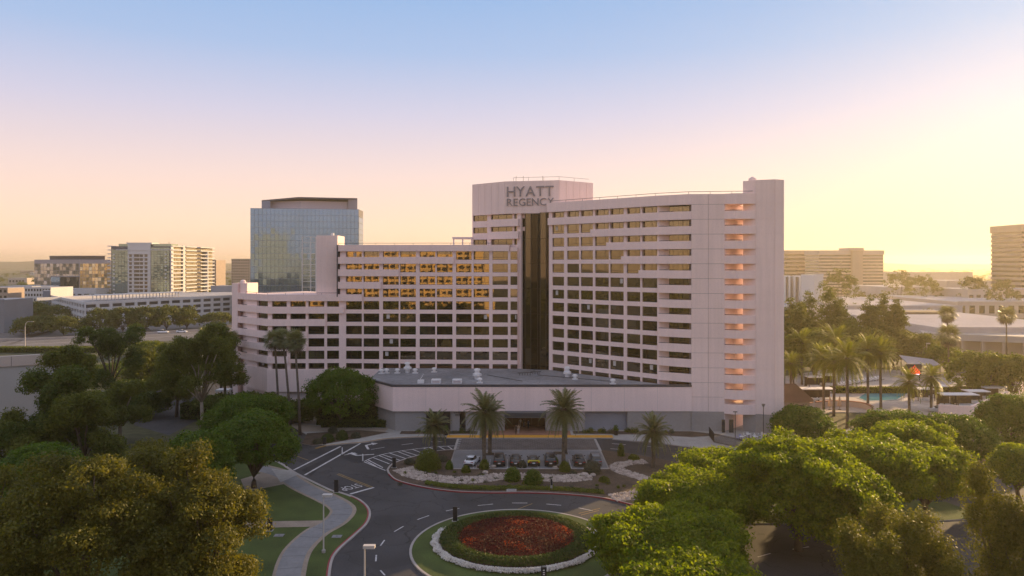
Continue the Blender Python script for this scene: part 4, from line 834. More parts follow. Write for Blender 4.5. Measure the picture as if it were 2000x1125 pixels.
def dome_lobes(Rr, zb, ztop, rg, n=9, cx=0, cy=0):
    h = (ztop-zb); L_ = [(cx, cy, zb+h*.5, Rr*.74, Rr*.74, h*.48)]
    for i in range(n):
        a = 2*math.pi*(i+rg.uniform(-.3, .3))/n; q = Rr*rg.uniform(.5, .62); L_.append((cx+q*math.cos(a), cy+q*math.sin(a), zb+h*rg.uniform(.3, .56), Rr*rg.uniform(.36, .48), Rr*rg.uniform(.36, .48), h*rg.uniform(.28, .38)))
    for i in range(4):
        a = rg.uniform(0, 6.28); q = Rr*.3; L_.append((cx+q*math.cos(a), cy+q*math.sin(a), zb+h*rg.uniform(.66, .76), Rr*.36, Rr*.36, h*.24))
    return L_
def spread_lobes(Rr, zb, ztop, n=24):   # wide open crown of separate leaf masses on long limbs
    def f(rg):
        h = ztop-zb; L_ = [(0, 0, zb+h*.6, Rr*.34, Rr*.34, h*.22)]
        for i in range(n):
            a = i*2.4+rg.uniform(-.4, .4); q = Rr*math.sqrt((i+.5)/n)*.86; s = Rr*rg.uniform(.2, .34); dome = zb+h*(1-.55*(q/Rr)**2)
            L_.append((q*math.cos(a), q*math.sin(a), max(zb+s*.5, dome-s*.75-rg.uniform(0, .32)*h), s, s, s*rg.uniform(.5, .8)))
        return L_
    return f
def trunk_mb(lobes, zb, r, rg, bend=.3, fork=.55, pale=False):
    mb = MB(); zf = max(.8, zb*fork+.4); b = (rg.uniform(-bend, bend), rg.uniform(-bend, bend))
    mb.tube([(0, 0, -.1), (b[0]*.3, b[1]*.3, zf*.5), (b[0], b[1], zf)], [r*1.25, r, r*.85], 9)
    for q in lobes[1:14]:
        m_ = (b[0]+(q[0]-b[0])*.45+rg.uniform(-.3, .3), b[1]+(q[1]-b[1])*.45+rg.uniform(-.3, .3), zf+(q[2]-zf)*.6)
        mb.tube([(b[0], b[1], zf-.2), m_, (q[0], q[1], q[2]+q[5]*.2)], [r*.55, r*.36, r*.12], 6)
    return mb
def tree(name, label, x, y, Rr, zb, ztop, leaf, seed, npuff=420, per=60, pr=.75, ls=.30, asp=.55, tr=.35, group=None, bark=None, n=9, lobes=None, flat=.75, cat='tree', fork=.55, inner=.72):
    rg = np.random.default_rng(seed); t = thing(name, label, cat, (x, y, 0), group)
    lobes = lobes(rg) if lobes else dome_lobes(Rr, zb, ztop, rg, n)
    P, Nn = crown_points(lobes, npuff, per, pr, rg, flat, inner)
    c = bpy.data.objects.new('crown', leaves_mesh('crown', P, Nn, ls, asp, rg, LV[leaf])); COL.objects.link(c); c.parent = t
    k = bpy.data.objects.new('trunk', trunk_mb(lobes, zb, tr, rg, fork=fork).mesh('trunk', bark or M_bark, True)); COL.objects.link(k); k.parent = t
    return t
def X(px, d): return (px-1000)*d/F
def euca_lobes(h, spread, n=9, zlow=.35):
    def f(rg):
        L_ = [(0, 0, h*.75, spread*.3, spread*.3, h*.14)]
        for i in range(n):
            a = rg.uniform(0, 6.28); q = spread*rg.uniform(.2, .85); s = spread*rg.uniform(.2, .36)
            L_.append((q*math.cos(a), q*math.sin(a), h*rg.uniform(zlow, .92), s, s, s*rg.uniform(.7, 1.2)))
        return L_
    return f
def plume_lobes(h, spread, n=14, zb=.12):
    def f(rg):
        L_ = [(0, 0, h*.45, spread*.5, spread*.5, h*.32)]
        for i in range(n):
            a = 2*math.pi*i/n+rg.uniform(-.3, .3); q = spread*rg.uniform(.25, .75); z = h*rg.uniform(zb+.1, .8); L_.append((q*math.cos(a), q*math.sin(a), z, spread*.22, spread*.22, h*rg.uniform(.12, .2)))
        return L_
    return f
# --- right foreground: bright flat-domed trees
for (px, d, hw, pyt, zb, seed, pf, lab) in [
    (1362, 82, 132, 935, 3.2, 1, 760, 'bright green dome tree beside the round lawn, in front of the long crown'),
    (1306, 70, 158, 1006, 3.0, 2, 860, 'bright green dome tree at the bottom, right of the white flower ring'),
    (1350, 61, 145, 1086, 3.0, 3, 560, 'bright green treetop cut by the bottom edge'),
    (1440, 92, 125, 893, 3.6, 4, 620, 'bright green tree nearest the planting island, left end of the long crown'),
    (1560, 80, 150, 866, 3.2, 5, 980, 'broad bright green tree with a forked dark trunk over the right road'),
    (1655, 76, 95, 915, 2.6, 8, 520, 'bright green tree behind the feathery ones, low in the right-hand row'),
    (1775, 104, 92, 822, 1.2, 9, 560, 'bright green tree added to shade the road, behind the right end of the long crown'),  # added tree, placed sunward so its shade falls on the road
    (1690, 86, 125, 862, 3.8, 6, 700, 'bright green tree in the middle of the right-hand row'),
    (1812, 88, 82, 874, 3.6, 7, 480, 'bright green tree at the right end of the long crown')]:
    tree('dome_tree', lab, X(px, d), d, hw*d/F, zb, ZD(pyt, d), 'bright', seed, int(pf*1.35), 66, .85, .34, .6, .4, 'bright green trees round the drive', lobes=lambda rg, Rr=hw*d/F, a=zb-.6, b=ZD(pyt, d): dome_lobes(Rr*.92, a, b-.2, rg, 8)+[(Rr*.8*math.sqrt(rg.random())*math.cos(t_), Rr*.8*math.sqrt(rg.random())*math.sin(t_), a+(b-a)*rg.uniform(.55, .86), Rr*rg.uniform(.14, .24), Rr*rg.uniform(.14, .24), (b-a)*rg.uniform(.1, .16)) for t_ in rg.uniform(0, 6.28, 22)])
for (px, d, hw, pyt, seed, pf, lab) in [(1768, 60, 122, 966, 11, 480, 'feathery brown-green tree in front of the long bright crown'), (1985, 58, 85, 905, 12, 480, 'feathery brown-green tree at the right edge'), (1690, 56, 60, 1025, 13, 240, 'small feathery brown-green tree at the bottom right of the road')]:
    h = ZD(pyt, d); tree('feathery_tree', lab, X(px, d), d, 0, 2, h, 'casu', seed, int(pf*1.5), 75, .8, .28, .32, .3, 'feathery trees at bottom right', lobes=plume_lobes(h, hw*d/F), flat=1.3)
for (px, d, hw, pyt, zb, leaf, seed, pf, lab) in [
    (1566, 128, 57, 797, .2, 'dome', 21, 420, 'round clipped tree at the foot of the end tower'), (1752, 120, 85, 806, .3, 'dome', 22, 480, 'broad dark green tree in front of the pool garden'), (1860, 116, 80, 812, .3, 'dome', 23, 430, 'dark green tree right of the broad one before the pool'),
    (1975, 122, 62, 772, .5, 'dome', 24, 380, 'dark green tree at the right edge beside the pool wall'), (1990, 96, 50, 875, 2.4, 'bright', 25, 300, 'bright green round tree at the right edge above the road')]:
    tree('round_tree', lab, X(px, d), d, hw*d/F, zb, ZD(pyt, d), leaf, seed, int(pf*1.5), 58, .85, .36, .6, .3, 'round trees by the pool garden')
# --- left foreground
tree('gold_leaved_tree', 'large glossy tree at bottom left with its right half in gold sun', X(395, 57), 57, 100*57/F*1.05, 2.2, ZD(862, 57), 'gold', 31, 1000, 75, .75, .24, .5, .35, 'large trees at bottom left', lobes=spread_lobes(100*57/F*1.12, 1.5, ZD(858, 57), 34))
tree('gold_leaved_tree', 'large brownish tree filling the bottom left corner', X(150, 55), 55, 175*55/F, 2.0, ZD(868, 55), 'gold', 32, 1350, 75, .8, .24, .5, .42, 'large trees at bottom left', lobes=spread_lobes(175*55/F*1.05, 2.5, ZD(864, 55), 44))
tree('gold_leaved_tree', 'brownish tree crown cut by the left edge', X(-40, 60), 60, 120*60/F, 4.0, ZD(905, 60), 'gold', 33, 520, 70, .8, .26, .5, .35, 'large trees at bottom left', lobes=spread_lobes(120*60/F, 2.5, ZD(900, 60), 20))
tree('gold_leaved_tree', 'dark brownish crown behind the two large trees at bottom left', X(270, 68), 68, 120*68/F, 4.5, ZD(852, 68), 'gold', 34, 720, 70, .8, .26, .5, .35, 'large trees at bottom left', lobes=spread_lobes(130*68/F, 3, ZD(850, 68), 26))
for (px, d, hw, pyt, zb, seed, pf, lab) in [(496, 102, 77, 810, 3.0, 41, 620, 'mushroom-shaped green tree left of the crosswalk'), (485, 124, 85, 773, 2.4, 42, 520, 'wide green tree behind the mushroom-shaped one'), (385, 90, 70, 846, 4.0, 43, 360, 'green dome tree half hidden behind the gold tree'), (80, 84, 80, 874, 4.5, 44, 360, 'green dome tree showing above the bottom left crowns')]:
    tree('ficus_tree', lab, X(px, d), d, hw*d/F, zb, ZD(pyt, d), 'dome', seed, int(pf*1.5), 60, .8, .33, .55, .35, 'clipped green dome trees')
tree('ficus_tree', 'round ficus by the hotel wall in front of a dark hedge', X(664, 140), 140, 69*140/F, 2.4, ZD(723, 140), 'dome', 45, 620, 55, .85, .36, .6, .35, 'clipped green dome trees')
# --- eucalyptus belt
for (px, d, hw, pyt, seed, pf, bk, lab) in [(395, 135, 72, 632, 51, 330, True, 'tall eucalyptus with pale forked trunk left of the hotel'), (136, 108, 44, 646, 52, 300, False, 'tall eucalyptus with gold top beside the grey wall'), (215, 160, 52, 644, 53, 260, False, 'dark tall eucalyptus right of the gold-topped one'), (112, 102, 78, 722, 54, 480, False, 'broad dark eucalyptus in front of the grey wall'),
        (235, 128, 50, 750, 55, 240, True, 'small eucalyptus with pale stems before the car park'), (165, 101, 66, 762, 56, 360, False, 'low dark eucalyptus between the broad and the small one'), (300, 175, 55, 690, 57, 260, False, 'dark eucalyptus behind the pale-trunked one'), (440, 160, 35, 650, 58, 160, False, 'slim dark eucalyptus against the hotel corner'), (345, 150, 50, 700, 59, 240, False, 'bushy eucalyptus left of the pale-trunked one'), (25, 99, 52, 806, 60, 240, False, 'low dark eucalyptus at the left edge')]:
    h = ZD(pyt, d); tree('eucalyptus', lab, X(px, d), d, 0, h*.3, h, 'euca' if seed not in (54, 53) else 'dark', seed, int(pf*1.7), 60, 1.0, .42, .42, .32, 'eucalyptus trees left of the hotel', M_pbark if bk else M_bark, lobes=euca_lobes(h, hw*d/F*1.1, 11, .33 if not bk else .45), fork=.9)
for i, (px, d, hw, pyt, lab) in enumerate([(270, 215, 45, 700, 'low sunlit shrub tree behind the eucalyptus belt'), (330, 220, 50, 690, 'bright low tree near the freeway edge'), (290, 250, 40, 668, 'green low tree beside the freeway'), (390, 230, 40, 672, 'low dark tree before the freeway lanes'), (200, 200, 60, 715, 'low dark tree left behind the belt'), (440, 200, 40, 690, 'low tree beside the hotel left end'), (345, 180, 40, 740, 'low tree over the car park left of the hotel'), (420, 150, 50, 775, 'low dark tree at the hotel left corner'), (530, 146, 42, 772, 'low dark tree under the left fan palm'), (485, 150, 38, 770, 'low dark tree at the foot of the left stair tower'), (585, 144, 30, 785, 'low bush tree beside the right fan palm'), (290, 150, 45, 770, 'dark low tree at the car park edge'), (255, 165, 40, 745, 'low tree before the car park, farther left')]):
    tree('shrub_tree', lab, X(px, d), d, hw*d/F, .8, ZD(pyt, d), 'shrub' if i in (1, 2) else 'dark', 70+i, 150, 42, 1.0, .5, .6, .25, 'low trees behind the eucalyptus belt')
# --- palms
def frond_mesh(name, Lf, droop, m, nl=26, wl=.85, rg=None, lift=.5):
    mb = MB(); rg = rg or random.Random(1); pts = []
    for i in range(nl+1):
        t = i/nl; pts.append((Lf*(t*.95), 0, Lf*(lift*t-droop*t*t)))
    for i in range(nl):
        a, b = Vector(pts[i]), Vector(pts[i+1]); wr = .035*(1-i/nl)+.008
        mb.add([a+Vector((0, wr, 0)), b+Vector((0, wr, 0)), b-Vector((0, wr, 0)), a-Vector((0, wr, 0))], [(0, 1, 2, 3)])
        t = i/nl; ll = wl*math.sin(math.pi*min(1, .12+t*.9))**.6*(1 if t < .9 else .7)
        if t > .12:
            for s in (-1, 1):
                for q in (0, .5):
                    p = a.lerp(b, q); tip = p+Vector((ll*.55, s*ll*.8, -.10+rg.uniform(-.12, .1))); w_ = Vector((.06, 0, 0))
                    mb.add([p-w_, p+w_, tip], [(0, 1, 2)])
    return mb.mesh(name, m)
FR = {}
for key, mm in (('palm', LV['palm']), ('poolpalm', LV['poolpalm'])):
    FR[key] = [frond_mesh('frond', 4.0, dr, mm, lift=lf, rg=random.Random(i)) for i, (dr, lf) in enumerate([(.45, .9), (.55, .6), (.75, .5), (.9, .35)])]
def date_palm(label, x, y, h, scale, seed, key='palm', nf=60, group='date palms by the entrance', rt=.32, join=False):
    rg = random.Random(seed); t = thing('date_palm', label, 'palm tree', (x, y, 0), group)
    mb = MB(); n = 9; mb.tube([(math.sin(i*.7+seed)*.04, 0, -.1+(h+.1)*i/n) for i in range(n+1)], [rt*(1.25 if i == 0 else 1.0)*(1.04 if i % 2 else .94) for i in range(n+1)], 9)
    mb.lathe([(rt*1.0, h-.7), (rt*1.7, h-.25), (rt*1.5, h+.2), (rt*.5, h+.5)], 0, 0, 10)
    k = bpy.data.objects.new('trunk', mb.mesh('trunk', M_palmtrunk, True)); COL.objects.link(k); k.parent = t
    allv = MB()
    for i in range(nf):
        f = i/nf; me = FR[key][min(3, int(f*4))]; az = i*2.39996+rg.uniform(-.2, .2); pit = R(52-100*f+rg.uniform(-7, 7)); s = scale*rg.uniform(.85, 1.08)*(1 if f > .15 else .85)
        M_ = Matrix.Translation((0, 0, h+.1-.25*f)) @ Matrix.Rotation(az, 4, 'Z') @ Matrix.Rotation(-pit*.75, 4, 'Y') @ Matrix.Diagonal((s, s, s, 1))
        o = bpy.data.objects.new('frond', me); COL.objects.link(o); o.parent = t; o.matrix_basis = M_
    return t
for (px, py, cyy, s, seed, lab) in [(849, 889, 832, .78, 1, 'small date palm at the hatched road markings'), (945.5, 906, 806, .95, 2, 'tall date palm beside the white sports car'), (957, 887, 814, .85, 3, 'date palm right behind the tall one by the white car'), (1101, 907, 801, 1.0, 4, 'tall date palm right of the entrance among black cars'), (1276, 914, 844, .82, 5, 'date palm alone in the mulch right of the parking court'), (1104, 884, 808, .8, 6, 'date palm close behind the tall right-hand one')]:
    x, y = G(px, py); date_palm(lab, x, y, ZD(cyy, y), s*1.08, seed)
for i, (px, py, cyy, s, lab) in enumerate([(1566, 752, 672, 1.25, 'leftmost of the back pool palms next to the end tower'), (1632, 765, 668, 1.35, 'tall pool palm behind the closed umbrellas'), (1609, 800, 703, 1.15, 'front pool palm left of the closed umbrellas'), (1629, 812, 708, 1.1, 'front pool palm between the closed umbrellas'), (1655, 835, 702, 1.25, 'nearest pool palm, its trunk reaching the hedge'), (1695, 800, 686, 1.15, 'pool palm left of the water'), (1720, 800, 690, 1.1, 'pool palm at the left rim of the water'), (1776, 805, 747, .95, 'short pool palm right of the water'), (1819, 805, 738, .95, 'pool palm beside the pale wall end'),
        (1875, 782, 759, .6, 'small palm among the white cabanas, leftmost'), (1911, 772, 754, .6, 'small palm among the white cabanas, middle'), (1932, 765, 748, .6, 'small palm among the white cabanas, right of middle'), (1954, 760, 744, .6, 'small palm at the right end of the cabanas'), (1545, 775, 712, .9, 'short palm beside the brown roofed hut')]):
    x, y = G(px, py); date_palm(lab, x, y, ZD(cyy, y), s*1.05, 20+i, 'poolpalm', 54, 'palms of the pool garden', .28)
def fan_mesh(name, m):
    mb = MB(); n = 13
    for i in range(n):
        a = R(-115+230*i/(n-1)); b = a+R(7); c = a-R(7); mb.add([(.9, 0, 0), (.9+.55*math.cos(c), .55*math.sin(c), .03), (.9+1.0*math.cos(a), 1.0*math.sin(a), -.25), (.9+.55*math.cos(b), .55*math.sin(b), .03)], [(0, 1, 2, 3)])
    mb.add([(0, -.03, 0), (.9, -.03, 0), (.9, .03, 0), (0, .03, 0)], [(0, 1, 2, 3)]); return mb.mesh(name, m)
FANM = fan_mesh('fan_leaf', LV['palm']); FAND = fan_mesh('dry_leaf', mat('dry_thatch', (.10, .07, .045), .95, .2, 2))
def fan_palm(label, x, y, h, seed, s=1.0, lean=.5, group='fan palms'):
    rg = random.Random(seed); t = thing('fan_palm', label, 'palm tree', (x, y, 0), group); top = (-lean, 0, h)
    k = bpy.data.objects.new('trunk', MB().tube([(0, 0, -.1), (-lean*.2, 0, h*.35), (-lean*.6, 0, h*.7), top], [.32, .24, .2, .2], 8).mesh('trunk', M_palmtrunk, True)); COL.objects.link(k); k.parent = t
    for i in range(46):
        f = i/46; az = i*2.39996; pit = R(75-140*f); o = bpy.data.objects.new('frond', FANM if f < .8 else FAND); COL.objects.link(o); o.parent = t; q = s*rg.uniform(.85, 1.15)
        o.matrix_basis = Matrix.Translation((top[0], top[1], h-.3*f)) @ Matrix.Rotation(az, 4, 'Z') @ Matrix.Rotation(-pit, 4, 'Y') @ Matrix.Rotation(rg.uniform(-.4, .4), 4, 'X') @ Matrix.Diagonal((q, q, q, 1))
    return t
for i, (px, d, cyy, lab, s, ln) in enumerate([(545, 139, 663, 'leftmost of three tall fan palms before the left wing', 1.3, .9), (567, 137, 662, 'middle one of three tall fan palms before the left wing', 1.25, 1.4), (586, 134, 666, 'rightmost of three tall fan palms before the left wing', 1.3, 1.0), (432, 175, 650, 'fan palm left of the hotel corner, taller of two', 1.5, .3), (452, 168, 664, 'fan palm touching the hotel corner, lower of two', 1.4, .2), (403, 185, 655, 'sunlit fan palm in the belt left of the hotel', 1.4, .2),
        (1851, 255, 613, 'lone fan palm left of centre before the white store roof', 1.9, .1), (1966, 250, 616, 'lone fan palm at the right before the white store roof', 1.9, .1), (1853, 195, 655, 'bushy sunlit fan palm above the row of trees', 1.9, .1)]):
    fan_palm(lab, X(px, d), d, ZD(cyy, d), 60+i, s, ln)
# --- pines and trees on the right
def pine_lobes(h, spread):
    def f(rg):
        L_ = [(0, 0, h*.93, spread*.2, spread*.2, h*.08)]
        for j in range(9):
            z = h*(.2+.08*j); r = spread*(1.1-.09*j)
            for i in range(4):
                a = rg.uniform(0, 6.28); L_.append((math.cos(a)*r*.55, math.sin(a)*r*.55, z, r*.5, r*.5, h*.06))
        return L_
    return f
for i, (px, d, hw, pyt, lab) in enumerate([(1545, 215, 22, 583, 'dark pine touching the end tower edge'), (1580, 225, 26, 570, 'tall dark pine, second from the end tower'), (1618, 220, 32, 566, 'tallest broad pine right of the hotel'), (1562, 205, 22, 592, 'short pine before the tall ones by the tower'), (1700, 225, 25, 582, 'narrow pine, leftmost of the middle group'), (1728, 230, 26, 574, 'pointed pine in the middle group'), (1752, 228, 22, 585, 'short pine at the right of the middle group'), (1640, 222, 22, 585, 'slim pine right of the broad one')]):
    h = ZD(pyt, d); tree('pine_tree', lab, X(px, d), d, 0, 1, h, 'pine', 90+i, 420, 46, 1.15, .55, .45, .25, 'pines right of the hotel', lobes=pine_lobes(h, hw*d/F*1.3), flat=.6, inner=.5)
for i, (px, d, hw, pyt, lab) in enumerate([(1690, 212, 50, 638, 'rounded tree below the middle pines'), (1745, 225, 55, 640, 'wide rounded tree left of the street lamp'), (1800, 222, 50, 652, 'rounded tree behind the street lamp'), (1850, 208, 45, 676, 'row tree left of the shop arcade'), (1895, 176, 40, 690, 'second row tree before the shop arcade'), (1935, 172, 40, 692, 'third row tree before the shop arcade'), (1980, 170, 42, 694, 'row tree at the right edge before the arcade'), (1660, 215, 35, 622, 'small tree between the two pine groups'), (1590, 200, 35, 640, 'bushy tree below the pines by the tower'), (1550, 190, 30, 655, 'low bush tree beside the end tower')]):
    tree('garden_tree', lab, X(px, d), d, hw*d/F, 1.0, ZD(pyt, d), 'shrub' if i > 2 else 'pine', 110+i, 200, 45, 1.1, .55, .6, .25, 'trees behind the pool garden')
for i, (px, d, hw, pyt, lab) in enumerate([(55, 318, 30, 622, 'rounded tree nearest the left edge beyond the freeway'), (85, 330, 36, 618, 'second rounded tree beyond the freeway'), (125, 318, 28, 620, 'third rounded tree beyond the freeway'), (195, 330, 32, 604, 'tree before the parking structure corner'), (240, 335, 32, 602, 'second tree along the parking structure'), (285, 340, 34, 600, 'third tree along the parking structure'), (325, 345, 34, 598, 'fourth tree along the parking structure'), (365, 352, 24, 600, 'fifth tree along the parking structure'), (425, 365, 34, 612, 'tree before the right end of the parking structure'), (65, 400, 40, 590, 'dark tree before the pale flats'), (20, 420, 40, 585, 'dark tree left before the pale flats'), (100, 380, 45, 598, 'dark tree at the left end of the parking structure'),
        (1640, 420, 36, 524, 'tall hazy tree before the banded hotel'), (1755, 520, 30, 528, 'hazy tree right of the banded hotel'), (1805, 500, 38, 538, 'wide hazy tree near the horizon'), (1900, 480, 28, 538, 'hazy tree left of the tower'), (1960, 440, 32, 545, 'hazy tree below the tower')]):
    tree('street_tree', lab, X(px, d), d, hw*d/F, 1.0, ZD(pyt, d), 'far', 130+i, 110, 36, 1.6, .9, .6, .25, 'far trees beyond the roads')
# --- far tree mass
rg = np.random.default_rng(99); cs = []
while len(cs) < 1500:
    y = 300*math.exp(rg.uniform(0, 2.5)); x = rg.uniform(-.82, .82)*y
    if x < 0 and y < 400: continue
    if -170 < x < -85 and y < 500: continue
    if 170 < x and 245 < y < 520 and rg.random() < .9: continue
    cs.append((x, y, rg.uniform(2.5, 5.5)*(1+y/2500), rg.uniform(5, 11)))
for _ in range(150): cs.append((rg.uniform(-330, -125), rg.uniform(-70, 110), rg.uniform(5, 8), rg.uniform(13, 20)))     # the park goes on left of the frame and behind the camera, as the hotel's glass shows
for _ in range(45):
    y = rg.uniform(70, 200); cs.append((y*.8+rg.uniform(30, 90), y, rg.uniform(3.5, 5.5), rg.uniform(6, 9)))
for _ in range(90): cs.append((rg.uniform(-190, 60), rg.uniform(-92, -35), rg.uniform(4, 7), rg.uniform(8, 14)))
P = []; Nn = []; Sz = []
for x, y, r, h in cs:
    d = sph(rg, 70); d[:, 2] = np.abs(d[:, 2]); q = d*np.array([r, r, h*.55])*rg.uniform(.6, 1, (70, 1))+np.array([x, y, h*.42]); P.append(q); Nn.append(d+rg.normal(size=d.shape)*.4)
o = link('distant_tree_mass', leaves_mesh('distant_tree_mass', np.concatenate(P), np.concatenate(Nn), 2.1, .7, rg, LV['far'])); setp(o, 'far hazy mass of city trees out to the horizon', 'trees', kind='stuff')
# far low buildings among them
rb2 = random.Random(8)
M_fb = [M_pale, M_cream, M_tan]
for i in range(46):
    y = 480*math.exp(rb2.uniform(0, 1.7)); s = rb2.choice((-1, 1)); x = s*rb2.uniform(.2, .74)*y
    if s < 0 and x > -.37*y: x = -rb2.uniform(.38, .74)*y
    if s > 0: x = rb2.uniform(.37, .74)*y
    w_, h_ = rb2.uniform(14, 46), rb2.uniform(5, 13); m = rb2.choice(M_fb); t = thing('distant_building', f"{'wide' if w_ > 30 else 'narrow'} {['white', 'cream', 'tan'][M_fb.index(m)]} low building among {'the farthest' if y > 1100 else 'far'} trees {'left' if x < 0 else 'right'} of the hotel", 'building', (x, y, 0), 'far low buildings among the trees')
    MB().box(x-w_/2, x+w_/2, y, y+18, 0, h_).build('wall', m, t); MB().box(x-w_/2+.5, x+w_/2-.5, y+.5, y+17.5, h_, h_+.3).build('roof', M_floor, t)
    mb = MB()
    for q in range(int(w_/5)): mb.box(x-w_/2+1.5+q*5, x-w_/2+4.3+q*5, y-.15, y+.1, h_*.35, h_*.7)
    if mb.v: setp(mb.build('window_grid', M_fglass, t), kind='stuff')
# --- flower bed
BX, BY, BRX, BRY = .5, 82.3, 9.3, 8.5
def bed_points(r0, r1, n, rg, hf):
    a = rg.uniform(0, 2*math.pi, n); r = np.sqrt(rg.uniform(r0*r0, r1*r1, n)); x = BX+BRX*r*np.cos(a); y = BY+BRY*r*np.sin(a); return np.stack([x, y, hf(r)+rg.uniform(-.10, .10, n)], 1), r
rg = np.random.default_rng(3)
fbed = thing('flower_bed', 'raised round flower bed with red centre, green hedge and white rim', 'flower bed', (BX, BY, .1))
bm_ = MB(); prof = [(1.0, .1), (.96, .3), (.9, .55), (.8, .72), (.74, .55), (.6, .75), (.3, 1.0), (.02, 1.1)]
n_ = 64; vs = [(BX+BRX*r*math.cos(2*math.pi*j/n_), BY+BRY*r*math.sin(2*math.pi*j/n_), z) for r, z in prof for j in range(n_)]
bm_.add(vs, [(i*n_+j, i*n_+(j+1) % n_, (i+1)*n_+(j+1) % n_, (i+1)*n_+j) for i in range(len(prof)-1) for j in range(n_)]); bm_.build('soil_mound', M_mulch, fbed, smooth=True)
P, r = bed_points(.0, .74, 26000, rg, lambda r: .80+.42*(1-(r/.74)**2)); setp(link('red_flowers', leaves_mesh('red_flowers', P, np.array([0, -.3, 1])+rg.normal(size=P.shape)*.6, .17, .75, rg, LV['red']), fbed), 'dark red and orange bedding flowers in the centre', kind='stuff')
P, r = bed_points(.0, .72, 9000, rg, lambda r: .86+.42*(1-(r/.74)**2)); kk = np.sin(P[:, 0]*1.1+1)+np.sin(P[:, 1]*1.7+P[:, 0]*.6)+rg.normal(size=len(P))*.5 > 1.3; P = P[kk]; setp(link('orange_flowers', leaves_mesh('orange_flowers', P, np.array([0, -.3, 1])+rg.normal(size=P.shape)*.6, .17, .75, rg, leafmat('petal_orange', (.12, .014, .005), (.45, .07, .010), .3, .6, .2)), fbed), 'orange bedding flowers scattered through the red', kind='stuff')
P, r = bed_points(.70, .945, 24000, rg, lambda r: .45+.55*np.sin(np.clip((.99-r)/.26, 0, 1)*math.pi*.75)); setp(link('hedge_ring', leaves_mesh('hedge_ring', P, np.array([0, -.2, .8])+rg.normal(size=P.shape)*.7, .2, .6, rg, LV['hedge']), fbed), kind='stuff')
P, r = bed_points(.945, 1.045, 20000, rg, lambda r: .40+.16*np.cos((r-.995)/.04*1.5)); P = P[P[:, 1] < BY+.3*BRY+rg.normal(size=len(P))*.4]; P[:, 0] += .12*np.sin(P[:, 1]*3); setp(link('white_flowers', leaves_mesh('white_flowers', P, np.array([0, -.3, 1])+rg.normal(size=P.shape)*.6, .15, .8, rg, LV['white']), fbed), 'white flower rim', kind='stuff')
# --- hedges, shrubs and ground cover
def leafbox(name, label, x0, x1, y0, y1, z1, leaf, n, seed, ls=.3, cat='hedge', group=None):
    rg = np.random.default_rng(seed); t = thing(name, label, cat, ((x0+x1)/2, (y0+y1)/2, .1), group)
    MB().box(x0+.25, x1-.25, y0+.25, y1-.25, .05, z1-.25).build('stems', mat('hedge_core', (.012, .016, .006), .95, .2, 2), t)
    P = np.stack([rg.uniform(x0, x1, n), rg.uniform(y0, y1, n), rg.uniform(.1, z1, n)], 1); f = rg.integers(0, 3, n); P[f == 0, 2] = z1+rg.uniform(-.25, .05, (f == 0).sum()); P[f == 1, 1] = y0+rg.uniform(-.05, .25, (f == 1).sum()); h = f == 2; P[h, 0] = np.where(rg.random(h.sum()) < .5, x0, x1)+rg.uniform(-.1, .1, h.sum())
    link('foliage', leaves_mesh('foliage', P, np.array([0, -.4, .6])+rg.normal(size=P.shape)*.7, ls, .6, rg, LV[leaf]), t); return t
leafbox('hedge', 'tall dark clipped hedge behind the ficus', -38.5, -23.3, 141.5, 143.6, 4.6, 'hedge', 9000, 1, .34)
leafbox('hedge', 'low dark hedge at the foot of the ficus', -37, -23.2, 139.2, 140.6, 1.5, 'hedge', 4000, 2, .3)
leafbox('hedge', 'clipped hedge along the road behind the pool', X(1620, 178), X(2010, 165), 176, 177.6, 1.6, 'shrub', 5000, 3, .5)
leafbox('hedge', 'dark low hedge beside the hotel left corner', -68, -46, 147, 150, 3.2, 'hedge', 7000, 4, .4)
leafbox('hedge', 'sunlit roadside hedge along the freeway at left', X(-60, 262), X(200, 262), 258, 262, 1.8, 'shrub', 6000, 5, .7)
def shrub(name, label, px, py, r, h, leaf, seed, n=500, ls=.22, group=None):
    rg = np.random.default_rng(seed); x, y = G(px, py, .14); t = thing(name, label, 'shrub', (x, y, .14), group)
    d = sph(rg, n); d[:, 2] = np.abs(d[:, 2]); P = d*np.array([r, r, h])*rg.uniform(.35, 1.08, (n, 1)); 
    c = bpy.data.objects.new('foliage', leaves_mesh('foliage', P, d+rg.normal(size=d.shape)*.6, ls, .5, rg, LV[leaf])); COL.objects.link(c); c.parent = t
    mb = MB(); 
    for i in range(5): a = i*1.257; mb.tube([(0, 0, -.08), (r*.5*math.cos(a), r*.5*math.sin(a), h*.6)], [.04, .02], 5)
    s = bpy.data.objects.new('stems', mb.mesh('stems', M_bark)); COL.objects.link(s); s.parent = t; return t
